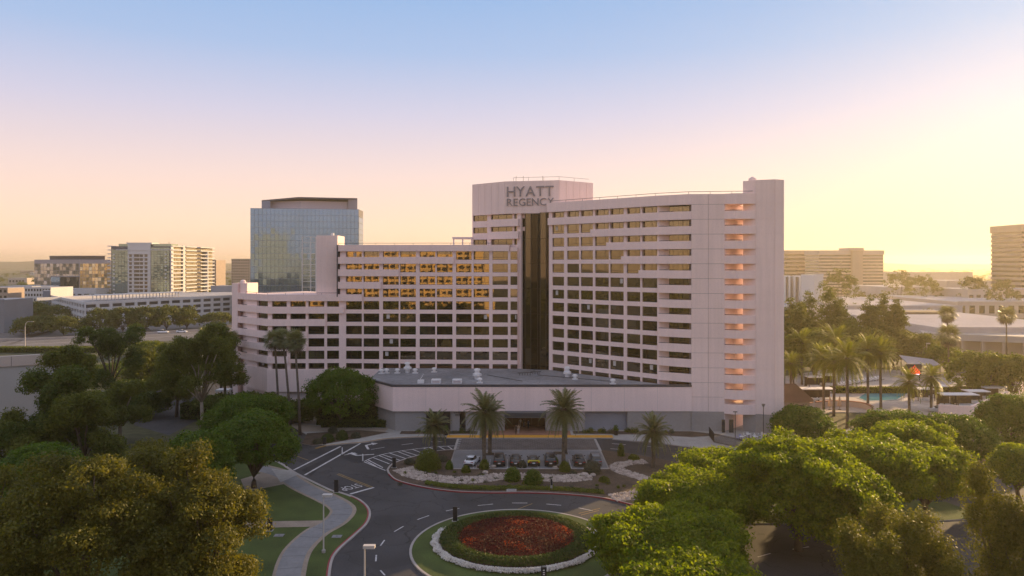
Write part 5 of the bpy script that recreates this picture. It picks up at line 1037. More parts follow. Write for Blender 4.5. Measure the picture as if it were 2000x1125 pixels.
for i, (px, py, r, h, lf, lab) in enumerate([(836, 915, 2.0, 2.9, 'shrub', 'largest yellow-green shrub of the island, beneath the small palm'), (1001, 938, 1.25, 1.9, 'dome', 'left one of the two round bushes before the black cars'), (1041, 944, 1.4, 2.0, 'dome', 'right one of the two round bushes before the black cars'), (1157, 924, 1.3, 2.0, 'grey', 'grey-green bush hiding the last black car'), (878, 916, .6, 1.3, 'dome', 'slim bush at the left corner of the court'), (910, 922, .7, 1.0, 'shrub', 'small bush below the white car'), (946, 915, .8, 1.4, 'shrub', 'bush at the foot of the tall left palm'), (1103, 920, .9, 1.5, 'shrub', 'bush at the foot of the tall right palm'), (1082, 905, .7, 1.2, 'shrub', 'bush left of the right palm foot'),
        (800, 905, .9, .8, 'grey', 'low grey bush near the hatched lane'), (1020, 912, .7, 1.0, 'grey', 'thin grey bush beside the yellow car'), (1213, 890, .6, 2.0, 'shrub', 'upright bush right of the court'), (1238, 897, .9, .8, 'shrub', 'low yellow bush right of the court'), (865, 900, .8, .9, 'grey', 'grey bush left of the court edge'), (1180, 940, .8, .7, 'shrub', 'low bush right of the dry stream'), (1120, 925, .5, .5, 'grey', 'tiny grey bush by the boulders'),
        (640, 862, 1.2, 1.3, 'hedge', 'dark bush left in the front bed'), (668, 858, 1.1, 1.6, 'hedge', 'dark bush in the middle of the front bed'), (695, 855, .9, 1.0, 'grey', 'grey bush in the front bed'), (620, 866, .9, .9, 'grey', 'low grey bush at the crosswalk corner'), (650, 846, .9, 1.3, 'grey', 'bush at the top of the front bed')]):
    shrub('shrub', lab, px, py, r, h, lf, 200+i, int(1300*r+900*h*r), .24)
r5 = random.Random(3)
for i in range(26):
    x = r5.choice([r5.uniform(-20, -7.5), r5.uniform(12, 30)]); y = r5.uniform(134.6, 135.7); d = y; shrub('bed_shrub', 'small grey-green plant in the bed along the lobby wall', 1000+x*F/d, HOR+(H-.14)*F/d, r5.uniform(.5, .9), r5.uniform(.5, 1.2), r5.choice(['grey', 'hedge', 'shrub']), 300+i, 260, .22, 'plants along the lobby wall')
for i in range(30):
    px, py = r5.uniform(780, 1230), r5.uniform(922, 956)
    shrub('tuft', 'small dry tuft of planting in the island mulch', px, py, r5.uniform(.25, .5), r5.uniform(.25, .55), r5.choice(['grey', 'shrub', 'shrub']), 400+i, 120, .16, 'tufts in the island mulch')
rg = np.random.default_rng(55); pth_ = smooth_path([G(830, 950.5), G(882, 958.5), G(948, 961.5), G(1026, 961.5), G(1104, 964), G(1180, 970)], 10); Q = []
for _ in range(9000):
    i = rg.integers(0, len(pth_)-1); t_ = rg.random(); a, b = pth_[i], pth_[i+1]; Q.append((a[0]+(b[0]-a[0])*t_+rg.normal()*.1, a[1]+(b[1]-a[1])*t_+.5+rg.uniform(0, 1.5), rg.uniform(.14, .42)))
setp(link('ground_cover', leaves_mesh('ground_cover', np.array(Q), np.array([0, -.3, 1])+rg.normal(size=(9000, 3))*.6, .2, .6, rg, LV['shrub'])), 'strip of yellow-green ground cover along the red kerb', 'ground cover', kind='stuff')
# ------------------------------------------------------------------ street furniture, cars, people, pool garden
def sub(name, me, parent, loc=(0, 0, 0), rot=(0, 0, 0), scale=None):
    o = bpy.data.objects.new(name, me); COL.objects.link(o); o.parent = parent; o.location = loc; o.rotation_euler = rot
    if scale: o.scale = scale
    return o
M_lamp = mat('lamp_pole', (.55, .50, .46), .6, .05, 1); M_lens = mat('lamp_lens', (.75, .72, .68), .3, .03, 1)
# lamps
def street_lamp(label, x, y, h, rz=0, double=False):
    t = thing('street_lamp', label, 'street lamp', (x, y, .1), 'shoebox street lamps', rz)
    sub('base', MB().lathe([(.22, 0), (.22, .3), (.14, .36)], 0, 0, 10).mesh('base', M_conc), t)
    sub('pole', MB().tube([(0, 0, .3), (0, 0, h)], [.085, .07], 8).mesh('pole', M_lamp), t)
    hd = sub('lamp_head', MB().box(-.1, .95, -.24, .24, h-.1, h+.16).mesh('lamp_head', M_lamp), t)
    sub('lens', MB().box(.1, .9, -.2, .2, h-.13, h-.1).mesh('lens', M_lens), hd)
    return t
for px, top, hh, lab in ((632, 968, 6.3, 'tan street lamp beside the curved sidewalk'), (712, 1068, 6.3, 'street lamp at the bottom edge left of the round lawn'), (1590, 779, 6.3, 'white street lamp behind the clipped tree by the tower'), (1600, 649, 8, 'far street lamp above the left pool palms'), (1810, 671, 8, 'far street lamp above the pool screen')):
    d = (H-hh-.1)*F/(top-HOR); street_lamp(lab, X(px, d), d, hh)
def cobra(label, px, py, top):
    x, y = G(px, py); h = ZD(top, y); t = thing('freeway_lamp', label, 'street lamp', (x, y, 0), 'freeway lamps')
    sub('pole', MB().tube([(0, 0, 0), (0, 0, h*.8), (.25, 0, h*.93), (1.0, 0, h), (2.4, 0, h)], [.17, .12, .1, .08, .06], 7).mesh('pole', M_lamp), t); sub('lamp_head', MB().box(2.2, 3.2, -.18, .18, h-.12, h+.06).mesh('lamp_head', M_lamp), t)
cobra('curved freeway lamp near the left edge', 49, 681, 628); cobra('freeway lamp before the parking structure corner', 163, 642, 608)
def light_bollard(label, px, py, h=1.5):
    x, y = G(px, py, .14); t = thing('light_pillar', label, 'light pillar', (x, y, .13), 'black light pillars along the drive')
    sub('post', MB().box(-.27, .27, -.16, .16, 0, h).mesh('post', M_dark), t); sub('cap', MB().box(-.29, .29, -.18, .18, h, h+.06).mesh('cap', M_dark), t); sub('footing', MB().box(-.4, .4, -.3, .3, -.05, .03).mesh('footing', M_conc), t); return t
light_bollard('black pillar on the grass by the stop marking', 657, 961, 1.7); light_bollard('black pillar at the nose of the island', 770, 913); light_bollard('black pillar on the round lawn edge', 889, 1017, 1.7); t = light_bollard('black pillar with number panel at the flower rim', 1062, 1138, 1.5); light_bollard('short black pillar at the far crosswalk corner', 634, 868, 1.2); light_bollard('thin black pillar on the side path', 527, 1036, 1.4)
sub('number_panel', MB().box(-.12, .12, -.19, -.16, .7, 1.4).mesh('number_panel', M_dark), t)
for z in (1.28, 1.05, .85): sub('numeral', MB().box(-.09, .09, -.2, -.19, z, z+.1).mesh('numeral', M_white), t)
x, y = G(1077, 956, .14); t = thing('path_marker', 'pale marker post with dark plate in the ground cover', 'post', (x, y, .13)); sub('post', MB().box(-.14, .14, -.1, .1, 0, 1.3).mesh('post', M_conc), t); sub('plate', MB().box(-.12, .12, -.14, -.1, .65, 1.5).mesh('plate', M_dark), t)
for px, py, lab in ((668.5, 888, 'white flexible post on the crosswalk line'), (708.5, 901, 'white flexible post at the hatched tip')):
    x, y = G(px, py); t = thing('delineator_post', lab, 'post', (x, y, .0), 'white flexible posts'); sub('post', MB().lathe([(.13, 0), (.11, .05), (.09, 1.15), (.03, 1.2)], 0, 0, 10).mesh('post', M_white), t); sub('foot', MB().lathe([(.28, 0), (.26, .04), (.12, .07)], 0, 0, 10).mesh('foot', M_dark), t)
x, y = G(999, 962); t = thing('drain_box', 'pinkish concrete drain inlet in the island kerb', 'drain', (x, y, 0)); sub('box', MB().box(-.7, .7, -.1, .9, .05, .28).mesh('box', M_kerb), t); sub('lid', MB().box(-.5, .5, .1, .75, .28, .31).mesh('lid', M_conc2), t)
for px, py, lab in ((545, 1048, 'flat utility cover in the lower lawn'), (658, 1050, 'concrete utility box beside the kerb')):
    x, y = G(px, py); t = thing('utility_cover', lab, 'cover', (x, y, .12)); sub('lid', MB().box(-.55, .55, -.4, .4, 0, .05).mesh('lid', M_conc2), t); sub('handle', MB().box(-.1, .1, -.05, .05, .05, .07).mesh('handle', M_dark), t)
rk = random.Random(2)
for px, py, s, lab in ((948, 924, .4, 'single boulder at the foot of the tall left palm'), (1019, 913, .35, 'boulder left of the yellow car'), (1084, 914, .35, 'boulder beside the right palm well'), (1142, 930, .6, 'large boulder at the right end of the dry stream'), (1150, 934, .5, 'second boulder at the right end of the dry stream'), (1158, 929, .4, 'small boulder beside the grey-green bush'), (964, 912, .35, 'boulder before the first black car')):
    x, y = G(px, py, .14); bm = bmesh.new(); bmesh.ops.create_icosphere(bm, subdivisions=2, radius=s)
    for v in bm.verts: v.co = Vector((v.co.x*1.2, v.co.y, v.co.z*.75))*rk.uniform(.85, 1.12); v.co.z += s*.3
    me = bpy.data.meshes.new('boulder'); bm.to_mesh(me); bm.free(); me.materials.append(M_rock); o = link('boulder', me, loc=(x, y, .12)); setp(o, lab, 'boulder', 'boulders of the planting island')
# planters at the ends of the tactile strip
for px, lab in ((871, 'dark potted plant at the left end of the yellow strip'), (1203, 'dark potted plant at the right end of the yellow strip')):
    x, y = G(px, 851); t = thing('planter', lab, 'planter', (x, y, .13), 'potted plants by the entrance'); sub('pot', MB().lathe([(.35, 0), (.48, .9), (.5, .95), (.42, .95), (.4, .85)], 0, 0, 12).mesh('pot', M_dark), t)
    rg = np.random.default_rng(int(px)); d = sph(rg, 260); d[:, 2] = np.abs(d[:, 2]); sub('foliage', leaves_mesh('foliage', d*np.array([.6, .6, 1.1])*rg.uniform(.3, 1, (260, 1))+np.array([0, 0, .9]), d+rg.normal(size=d.shape)*.4, .3, .4, rg, LV['dome']), t)
# cars: x forward, y left
M_tyre = mat('tyre', (.015, .015, .016), .8, .1, 2); M_rim = mat('rim', (.35, .35, .37), .35, .05, 2, metal=.8); M_cglass = glassmat('car_glass', (.012, .013, .015), 1.7, .04, 0); M_tail = mat('tail_red', (.30, .01, .01), .3, .05, 2); M_hl = mat('headlight', (.7, .7, .7), .2, .05, 2)
def carpaint(n, c):
    m = mat(n, c, .35, .03, 1, spec=.6); m.node_tree.nodes['Principled BSDF'].inputs['Coat Weight'].default_value = .5; return m
def loft(st, m, name):      # st: list of rings
    mb = MB(); n = len(st[0]); vs = [v for r_ in st for v in r_]; fs = [(i*n+j, i*n+(j+1) % n, (i+1)*n+(j+1) % n, (i+1)*n+j) for i in range(len(st)-1) for j in range(n)]
    fs += [tuple(range(n))[::-1], tuple((len(st)-1)*n+j for j in range(n))]; mb.add(vs, fs); return mb.mesh(name, m, True)
def ring(x, w, z0, z1, wt=None, e=.12):
    wt = w*.9 if wt is None else wt; return [(x, -w*.92, z0), (x, -w, z0+e), (x, -w, (z0+z1)/2), (x, -wt, z1-e*.5), (x, -wt*.8, z1), (x, wt*.8, z1), (x, wt, z1-e*.5), (x, w, (z0+z1)/2), (x, w, z0+e), (x, w*.92, z0)]
WH = (MB().tube([(0, -.11, 0), (0, .11, 0)], .33, 18).mesh('tyre', M_tyre), MB().tube([(0, -.118, 0), (0, .118, 0)], .21, 12).mesh('rim', M_rim))
def make_car(label, kind, pm, x, y, rz, group, accent=None, z=.03):
    t = thing('parked_car' if 'freeway' not in group else 'moving_car', label, 'car', (x, y, z), group, rz)
    if kind == 'sports': B = [(-2.2, .62, .32, .78), (-2.05, .82, .25, .90), (-1.4, .92, .2, .93), (-.4, .9, .2, .82), (.8, .9, .2, .80), (1.6, .88, .2, .72), (2.1, .74, .25, .58), (2.25, .5, .3, .5)]; C = [(-1.75, .60, .88, .92, .55), (-1.0, .72, .85, 1.2, .56), (-.25, .75, .82, 1.29, .58), (.35, .74, .8, 1.22, .56), (1.0, .68, .76, .84, .6)]; hr = 1.29
    elif kind == 'sedan': B = [(-2.35, .7, .35, .85), (-2.25, .88, .26, .98), (-1.5, .92, .2, 1.0), (0, .92, .2, .95), (1.2, .91, .2, .93), (1.9, .88, .22, .84), (2.3, .76, .28, .7), (2.4, .55, .35, .6)]; C = [(-1.75, .68, .95, 1.0, .6), (-1.1, .76, .95, 1.36, .58), (-.2, .78, .93, 1.45, .6), (.5, .77, .92, 1.38, .58), (1.25, .72, .9, .95, .66)]; hr = 1.45
    else: B = [(-2.3, .82, .4, 1.0), (-2.25, .93, .3, 1.1), (-1.5, .96, .25, 1.12), (0, .96, .25, 1.08), (1.2, .95, .25, 1.06), (1.9, .93, .28, .98), (2.3, .84, .32, .85), (2.4, .66, .4, .75)]; C = [(-2.2, .8, 1.08, 1.14, .72), (-1.9, .83, 1.08, 1.62, .68), (-.6, .84, 1.06, 1.72, .7), (.4, .82, 1.05, 1.66, .68), (1.2, .78, 1.03, 1.1, .72)]; hr = 1.72
    body = sub('body', loft([ring(*b) for b in B], pm, 'body'), t)
    sub('cabin_glass', loft([[(x_, -w, z0), (x_, -wt, z1-.05), (x_, -wt*.85, z1), (x_, wt*.85, z1), (x_, wt, z1-.05), (x_, w, z0)] for x_, w, z0, z1, wt in C], M_cglass, 'cabin_glass'), t)
    rs = [c for c in C[1:-1]]; sub('roof', loft([[(x_, -wt*.9, z1-.02), (x_, -wt*.8, z1+.025), (x_, wt*.8, z1+.025), (x_, wt*.9, z1-.02)] for x_, w, z0, z1, wt in rs], pm, 'roof'), t)
    bx = B[1][0]-.1
    for s in (-1, 1):
        for wx in (-1.38, 1.42):
            w_ = sub('wheel', WH[0], t, (wx, s*.82, .33)); sub('rim', WH[1], w_)
        sub('tail_light', MB().box(-.05, .05, -.2, .2, -.06, .06).mesh('tail_light', M_tail), t, (bx+.0, s*B[1][1]*.68, B[1][3]-.16)); sub('headlight', MB().box(-.12, .06, -.17, .17, -.06, .06).mesh('headlight', M_hl), t, (B[-2][0]+.06, s*.55, B[-2][3]-.06)); sub('mirror', MB().box(-.08, .08, -.1, .1, -.06, .07).mesh('mirror', pm), t, (.75, s*(B[3][1]+.06), C[2][2]+.1))
    sub('licence_plate', MB().box(-.015, .015, -.2, .2, -.08, .08).mesh('licence_plate', M_white), t, (B[0][0]-.01, 0, .62)); sub('bumper', MB().box(-.06, .08, -.7, .7, -.1, .1).mesh('bumper', M_dark), t, (B[0][0]+.04, 0, .42))
    if accent: sub('rear_wing', MB().box(-.14, .14, -.85, .85, -.03, .08).mesh('rear_wing', accent), t, (B[1][0]+.05, 0, B[1][3]+.05)); sub('side_skirt', MB().box(-1, 1, -.94, .94, 0, .06).mesh('side_skirt', accent), t, (0, 0, .24)); [sub('fender', MB().box(-.2, .3, -.14, .14, -.12, .1).mesh('fender', accent), t, (B[1][0]+.1, s*.82, .8)) for s in (-1, 1)]
    return t
pb = carpaint('paint_black', (.012, .012, .014)); pw_ = carpaint('paint_white', (.72, .72, .74)); py_ = carpaint('paint_yellow', (.70, .58, .02)); pg = carpaint('paint_grey', (.16, .16, .17)); ps = carpaint('paint_silver', (.42, .42, .43))
for px, kind, pm, lab, ac in ((921.5, 'sports', pw_, 'white sports car alone left of the palm', None), (975.5, 'suv', pb, 'first black car right of the white one', None), (1007, 'sedan', pb, 'low black car left of the yellow-trimmed one', None), (1042, 'sports', pb, 'black and yellow sports car in the middle of the row', py_), (1074.5, 'suv', pb, 'black car between the yellow-trimmed one and the palm', None), (1131, 'sedan', pb, 'black car just right of the tall palm', None), (1162, 'suv', pg, 'dark car at the right end half behind a bush', None)):
    make_car(lab, kind, pm, X(px, 114.6), 114.8, R(90+(-12 if kind == 'sports' and pm is pw_ else 0)), 'cars parked in the entrance court', ac, .03)
for px, py, kind, pm, rz, lab in ((1838, 806, 'suv', ps, R(160), 'pale car below the pool wall, left of two'), (1868, 808, 'sedan', pg, R(155), 'grey car below the pool wall, right of two')):
    x, y = G(px, py); make_car(lab, kind, pm, x, y, rz, 'cars below the pool wall', None, 0)
for px, py, kind, pm, lab in ((237, 643, 'sedan', pw_, 'white car on the far freeway lanes at left'), (287, 647, 'sedan', pg, 'grey car on the freeway'), (318, 651, 'suv', pw_, 'white car on the freeway right of the grey one'), (355, 650, 'sedan', pw_, 'white car on the freeway nearest the hotel'), (140, 648, 'suv', pg, 'dark car on the freeway beside the lamp')):
    x, y = G(px, py); make_car(lab, kind, pm, x, y, R(6), 'cars on the freeway', None, .07)
for px, py, pm, lab in ((433, 722, pw_, 'white car glimpsed between trees at the hotel corner'), (330, 735, ps, 'silver car in the car park behind the eucalyptus')):
    x, y = G(px, py); make_car(lab, 'sedan', pm, x, y, R(30), 'cars behind the trees', None, -.04)
# people at the entrance
M_skin = mat('skin', (.42, .26, .19), .6, .05, 3)
def person(label, x, y, top, legs, hair, rz=0, stride=.18, arm=.1, bag=False):
    t = thing('person', label, 'person', (x, y, .146), 'people at the entrance', rz)
    V = [(0, 0, .95), (0, 0, 1.15), (0, 0, 1.38), (0, 0, 1.50), (0, .02, 1.62), (0, .02, 1.72)]; Rr = [.135, .12, .14, .055, .085, .07]; E = [(0, 1), (1, 2), (2, 3), (3, 4), (4, 5)]
    for s in (-1, 1):
        k = len(V); st = stride*s; V += [(s*.09, 0, .88), (s*.10, st*.5, .50), (s*.10, st, .09), (s*.10, st+.15, .05)]; Rr += [.085, .062, .045, .04]; E += [(0, k), (k, k+1), (k+1, k+2), (k+2, k+3)]
        k = len(V); V += [(s*.19, 0, 1.38), (s*.23, -st*.4, 1.12), (s*.24, -st*.5+arm, .88), (s*.24, -st*.5+arm+.02, .78)]; Rr += [.055, .045, .036, .04]; E += [(2, k), (k, k+1), (k+1, k+2), (k+2, k+3)]
    me = bpy.data.meshes.new('body'); me.from_pydata(V, E, []); o = bpy.data.objects.new('body_tmp', me); COL.objects.link(o); md = o.modifiers.new('s', 'SKIN'); o.modifiers.new('d', 'SUBSURF').levels = 1
    for i, q in enumerate(me.skin_vertices[0].data): q.radius = (Rr[i], Rr[i]*(.75 if i < 3 else 1)); q.use_root = i == 0
    bpy.context.view_layer.update(); me2 = bpy.data.meshes.new_from_object(o.evaluated_get(bpy.context.evaluated_depsgraph_get())); bpy.data.objects.remove(o)
    me2.materials.clear(); [me2.materials.append(m) for m in (M_skin, top, legs)]
    for p in me2.polygons:
        z = p.center.z; ax = abs(p.center.x); p.material_index = 2 if z < .95 and ax < .2 else (1 if (.95 <= z < 1.46 and (ax < .2 or z > 1.1)) else 0); p.use_smooth = True
    sub('body', me2, t); bm = bmesh.new(); bmesh.ops.create_uvsphere(bm, u_segments=10, v_segments=8, radius=.105); [setattr(v, 'co', Vector((v.co.x, v.co.y*1.05-.02, v.co.z*1.0+1.70))) for v in bm.verts]; bmesh.ops.delete(bm, geom=[v for v in bm.verts if v.co.z < 1.67 and v.co.y > -.02], context='VERTS'); mh = bpy.data.meshes.new('hair'); bm.to_mesh(mh); bm.free(); mh.materials.append(hair); sub('hair', mh, t)
    return t
cb = mat('cloth_black', (.012, .012, .014), .8, .1, 3); cw = mat('cloth_white', (.6, .57, .55), .8, .05, 3); cbl = mat('cloth_denim', (.04, .05, .09), .8, .1, 3); cbe = mat('cloth_beige', (.40, .30, .22), .8, .08, 3); hb = mat('hair_dark', (.02, .013, .01), .6, .1, 3)
for px, py, tp, lg, rz, lab in ((1008, 848, cb, cb, 3.0, 'person in black clothes walking nearest the kerb'), (1012.5, 847, cbe, cw, 3.2, 'person in beige top beside the one in black'), (1016.5, 834, cw, cbe, .3, 'person in white top standing in the doorway'), (1023, 835, cb, cbl, .1, 'person in dark top under the canopy'), (1032, 837, cbl, cb, .4, 'person in blue top at the right of the doorway')):
    x, y = G(px, py, .15); person(lab, x, y, tp, lg, hb, rz)
# patio at the end tower
fence_pts = [G(1385, 853), G(1395, 866), G(1440, 876), G(1486, 886), G(1500, 868)]
fe = thing('patio_fence', 'dark slatted patio fence at the foot of the end tower', 'fence', (*fence_pts[2], .13)); pkm = MB().box(-.045, .045, -.02, .02, 0, 1.7).mesh('picket', mat('fence_brown', (.035, .025, .02), .8, .2, 2))
for a, b in zip(fence_pts[:-1], fence_pts[1:]):
    a, b = Vector(a), Vector(b); n = int((b-a).length/.2); ang = math.atan2((b-a).y, (b-a).x)
    for i in range(n): p = a.lerp(b, i/n); link('picket', pkm, fe, loc=(p.x, p.y, .12), rz=ang)
    for z in (.3, 1.6): MB().tube([(*a, z), (*b, z)], .04, 5).build('fence_rail', M_frame, fe)
S(slab('patio', [PD(1412, 136.2), G(1395, 862), G(1440, 872), G(1486, 882), G(1510, 862), PD(1500, 134.2), PD(1476, 135.4)], .1, .15, (M_conc, M_conc)))
def cafe(label, x, y, um=False):
    t = thing('cafe_table', label, 'table', (x, y, .15), 'patio tables'); sub('table_top', MB().lathe([(.42, .72), (.42, .76)], 0, 0, 14).mesh('table_top', M_white), t); sub('leg', MB().tube([(0, 0, 0), (0, 0, .72)], .04, 6).mesh('leg', M_dark), t); sub('foot', MB().lathe([(.25, 0), (.05, .05)], 0, 0, 10).mesh('foot', M_dark), t)
def chair(label, x, y, rz, m):
    t = thing('patio_chair', label, 'chair', (x, y, .15), 'patio chairs', rz); sub('seat', MB().box(-.22, .22, -.22, .22, .42, .47).mesh('seat', m), t); sub('backrest', MB().box(-.22, .22, .2, .25, .47, .9).mesh('backrest', m), t)
    for a in (-.19, .19):
        for b in (-.19, .19): sub('leg', MB().box(a-.02, a+.02, b-.02, b+.02, 0, .42).mesh('leg', M_dark), t)
cl = mat('cushion_lilac', (.34, .32, .48), .8, .05, 2); side = ['left', 'second', 'third', 'right']
for i, px in enumerate((1449, 1463, 1477, 1492)):
    x, y = G(px, 862-(i % 2)*5); cafe(f'{side[i]} white patio table counted from the tower door', x, y)
    for j, (dx, dy, rz) in enumerate(((.75, 0, R(-90)), (-.75, 0, R(90)), (0, .75, 0))): chair(f'{["right", "left", "far"][j]} chair of the {side[i]} patio table', x+dx, y+dy, rz, cl if i == 0 else M_white)
x, y = G(1491, 862); t = thing('garden_lamp', 'tall black garden lamp with lantern before the end tower', 'lamp', (x, y, .14), 'garden lamps'); hL = ZD(797, y); sub('pole', MB().tube([(0, 0, 0), (0, 0, hL)], .06, 7).mesh('pole', M_frame), t); sub('lantern', MB().lathe([(.08, hL), (.34, hL+.55), (.36, hL+.6), (.05, hL+.66)], 0, 0, 8).mesh('lantern', mat('lantern_smoke', (.2, .17, .15), .4, .05, 1)), t)
x, y = G(1436, 868); t = thing('garden_lamp', 'shorter garden lamp beside the patio door', 'lamp', (x, y, .14), 'garden lamps'); hL = ZD(806, y); sub('pole', MB().tube([(0, 0, 0), (0, 0, hL)], .06, 7).mesh('pole', M_frame), t); sub('lamp_arm', MB().box(-.35, .35, -.08, .08, hL-.05, hL+.08).mesh('lamp_arm', M_frame), t)
for (a, b) in ((1409, 1415.5), (1423, 1432)):
    x0, x1 = X(a, 135.5), X(b, 135.2); MB().box(x0, x1, 135.0, 135.25, .2, 2.6).build('patio_door', M_frame, hotel); MB().box(x0+.12, x1-.12, 134.97, 135.0, .35, 2.45).build('door_glass', M_fglass, hotel)
# small pergola at the hotel left corner
x, y = G(437, 785); t = thing('pergola', 'small white pergola frame at the hotel left corner', 'pergola', (x, y, -.05))
for a in (-1.2, 1.2):
    for b in (-1, 1): sub('post', MB().box(a-.1, a+.1, b-.1, b+.1, 0, 2.7).mesh('post', M_white), t)
sub('roof_beam', MB().box(-1.5, 1.5, -1.2, 1.2, 2.7, 3.0).mesh('roof_beam', M_white), t)
# ---- pool garden
deck = S(slab('pool_deck', [G(1532, 838), G(1534, 735), G(1640, 718), G(1830, 728), G(1990, 752), G(1995, 775), G(1900, 800), G(1830, 812), G(1700, 806), G(1620, 806)], -.05, .12, (mat('deck_pale', (.40, .34, .30), .85, .2, .15, fine=(1, .12)), M_conc)))
wm = glassmat('pool_water', (.10, .30, .36), 1.33, .05, .03, 1.2); S(sheet('pool_water', [G(1672, 778), G(1698, 761), G(1768, 757), G(1780, 768), G(1755, 783), G(1692, 785)], .16, wm)); S(ribbon([G(1672, 778), G(1698, 761), G(1768, 757), G(1780, 768), G(1755, 783), G(1692, 785)], -.5, 0, .1, .2, True).build('pool_coping', M_conc))
M_canvas = mat('canvas_white', (.68, .64, .62), .8, .04, .5); M_wood = mat('wood_dark', (.07, .045, .03), .7, .2, 2)
def cabana(label, px, py, wx=4, wy=3, h=2.6):
    x, y = G(px, py, .12); t = thing('cabana', label, 'cabana', (x, y, .12), 'white pool cabanas')
    for a in (-1, 1):
        for b in (-1, 1): sub('post', MB().box(a*wx*.46-.07, a*wx*.46+.07, b*wy*.46-.07, b*wy*.46+.07, 0, h).mesh('post', M_wood), t)
    sub('canopy', MB().box(-wx/2, wx/2, -wy/2, wy/2, h, h+.18).mesh('canopy', M_canvas), t); sub('daybed', MB().box(-wx*.35, wx*.35, -wy*.3, wy*.3, 0, .45).mesh('daybed', M_canvas), t); sub('back_curtain', MB().box(-wx*.45, wx*.45, wy*.42, wy*.44, .1, h).mesh('back_curtain', M_wood), t)
for px, py, wx, lab in ((1578, 781, 4, 'white cabana beside the brown roofed hut'), (1610, 781, 4, 'white cabana behind the closed umbrellas'), (1803, 781, 4.2, 'white cabana right of the water'), (1832, 775, 3.6, 'white cabana behind the pale wall corner'), (1849, 793, 3, 'small white cabana nearest the pale wall corner'), (1884, 793, 5, 'wide white cabana on the pale wall, front'), (1906, 786, 5, 'wide white cabana on the pale wall, second'), (1938, 778, 5, 'white cabana at the right end of the pale wall'), (1590, 756, 4, 'white shade in the back left of the pool deck'), (1615, 752, 4, 'white shade behind the left pool palms')):
    cabana(lab, px, py, wx)
def lounger(label, px, py, rz):
    x, y = G(px, py, .12); t = thing('sun_lounger', label, 'lounger', (x, y, .12), 'white pool loungers', rz); sub('frame', MB().box(-.33, .33, -.9, .6, .22, .3).mesh('frame', M_wood), t); sub('cushion', MB().box(-.3, .3, -.88, .58, .3, .4).mesh('cushion', M_canvas), t); sub('backrest', MB().add([(-.3, .55, .32), (.3, .55, .32), (.3, 1.1, .85), (-.3, 1.1, .85), (-.3, .6, .25), (.3, .6, .25), (.3, 1.15, .78), (-.3, 1.15, .78)], [(0, 1, 2, 3), (7, 6, 5, 4), (0, 3, 7, 4), (1, 5, 6, 2), (2, 6, 7, 3), (0, 4, 5, 1)]).mesh('backrest', M_canvas), t)
    for a in (-.28, .28): sub('leg', MB().box(a-.03, a+.03, -.8, -.74, 0, .22).mesh('leg', M_wood), t); sub('leg', MB().box(a-.03, a+.03, .45, .51, 0, .22).mesh('leg', M_wood), t)
for i in range(14): lounger('white lounger in the row on the far side of the water', 1640+i*6.2, 754-i*1.0, R(10))
for i in range(7): lounger('white lounger in the row left of the water', 1612+i*7, 768-i*.6, R(20))
for i, (px, lab) in enumerate(((1621, 'left one of two closed beige umbrellas'), (1640, 'right one of two closed beige umbrellas'))):
    x, y = G(px, 800, .12); t = thing('closed_umbrella', lab, 'umbrella', (x, y, .12), 'closed pool umbrellas'); sub('pole', MB().tube([(0, 0, 0), (0, 0, 3.0)], .04, 6).mesh('pole', M_wood), t); sub('base', MB().lathe([(.35, 0), (.33, .1), (.06, .14)], 0, 0, 12).mesh('base', M_dark), t); sub('canopy', MB().lathe([(.42, .75), (.5, .9), (.38, 1.6), (.16, 2.5), (.04, 3.05)], 0, 0, 9).mesh('canopy', mat('canvas_beige', (.50, .36, .25), .85, .08, 2)), t)
x, y = X(1550, 152), 152; t = thing('poolside_hut', 'hut with brown hipped roof beside the end tower', 'hut', (x, y, .1)); sub('wall', MB().box(-3.4, 2.6, -2, 4, 0, 3.2).mesh('wall', M_tan), t); sub('roof', MB().add([(-4, -2.8, 3.1), (3.6, -2.8, 3.1), (3.6, 4.8, 3.1), (-4, 4.8, 3.1), (-3.4, 1, 6.3), (.8, 1, 6.3)], [(0, 1, 5, 4), (1, 2, 5), (2, 3, 4, 5), (3, 0, 4), (0, 3, 2, 1)]).mesh('roof', MATS['brown_shingle']), t); sub('door', MB().box(.2, 1.3, -2.06, -2.0, .05, 2.3).mesh('door', M_frame), t)
cwp = smooth_path([G(1548, 806), G(1590, 797), G(1640, 794), G(1685, 798), G(1704, 806)], 6)
t = thing('curved_bar_wall', 'curved low wall with reddish top before the pool', 'wall', (*cwp[12], .1)); ribbon(cwp, -.2, .2, .1, 1.25).build('wall', M_cream, t); ribbon(cwp, -.35, .35, 1.25, 1.4).build('coping', mat('coping_red', (.30, .13, .08), .8, .1, 1), t)
pw2 = [G(1700, 812), G(1833, 814), G(1896, 818), G(1968, 786), G(1996, 764), G(1985, 752), G(1930, 738)]
t = thing('pool_wall', 'long pale garden wall around the right side of the pool', 'wall', (*pw2[2], 0)); ribbon(pw2[1:4], -.2, .2, -.05, 2.6).build('wall', M_wall, t); ribbon(smooth_path(pw2[3:], 6), -.2, .2, -.05, 1.6).build('wall', M_wall, t)
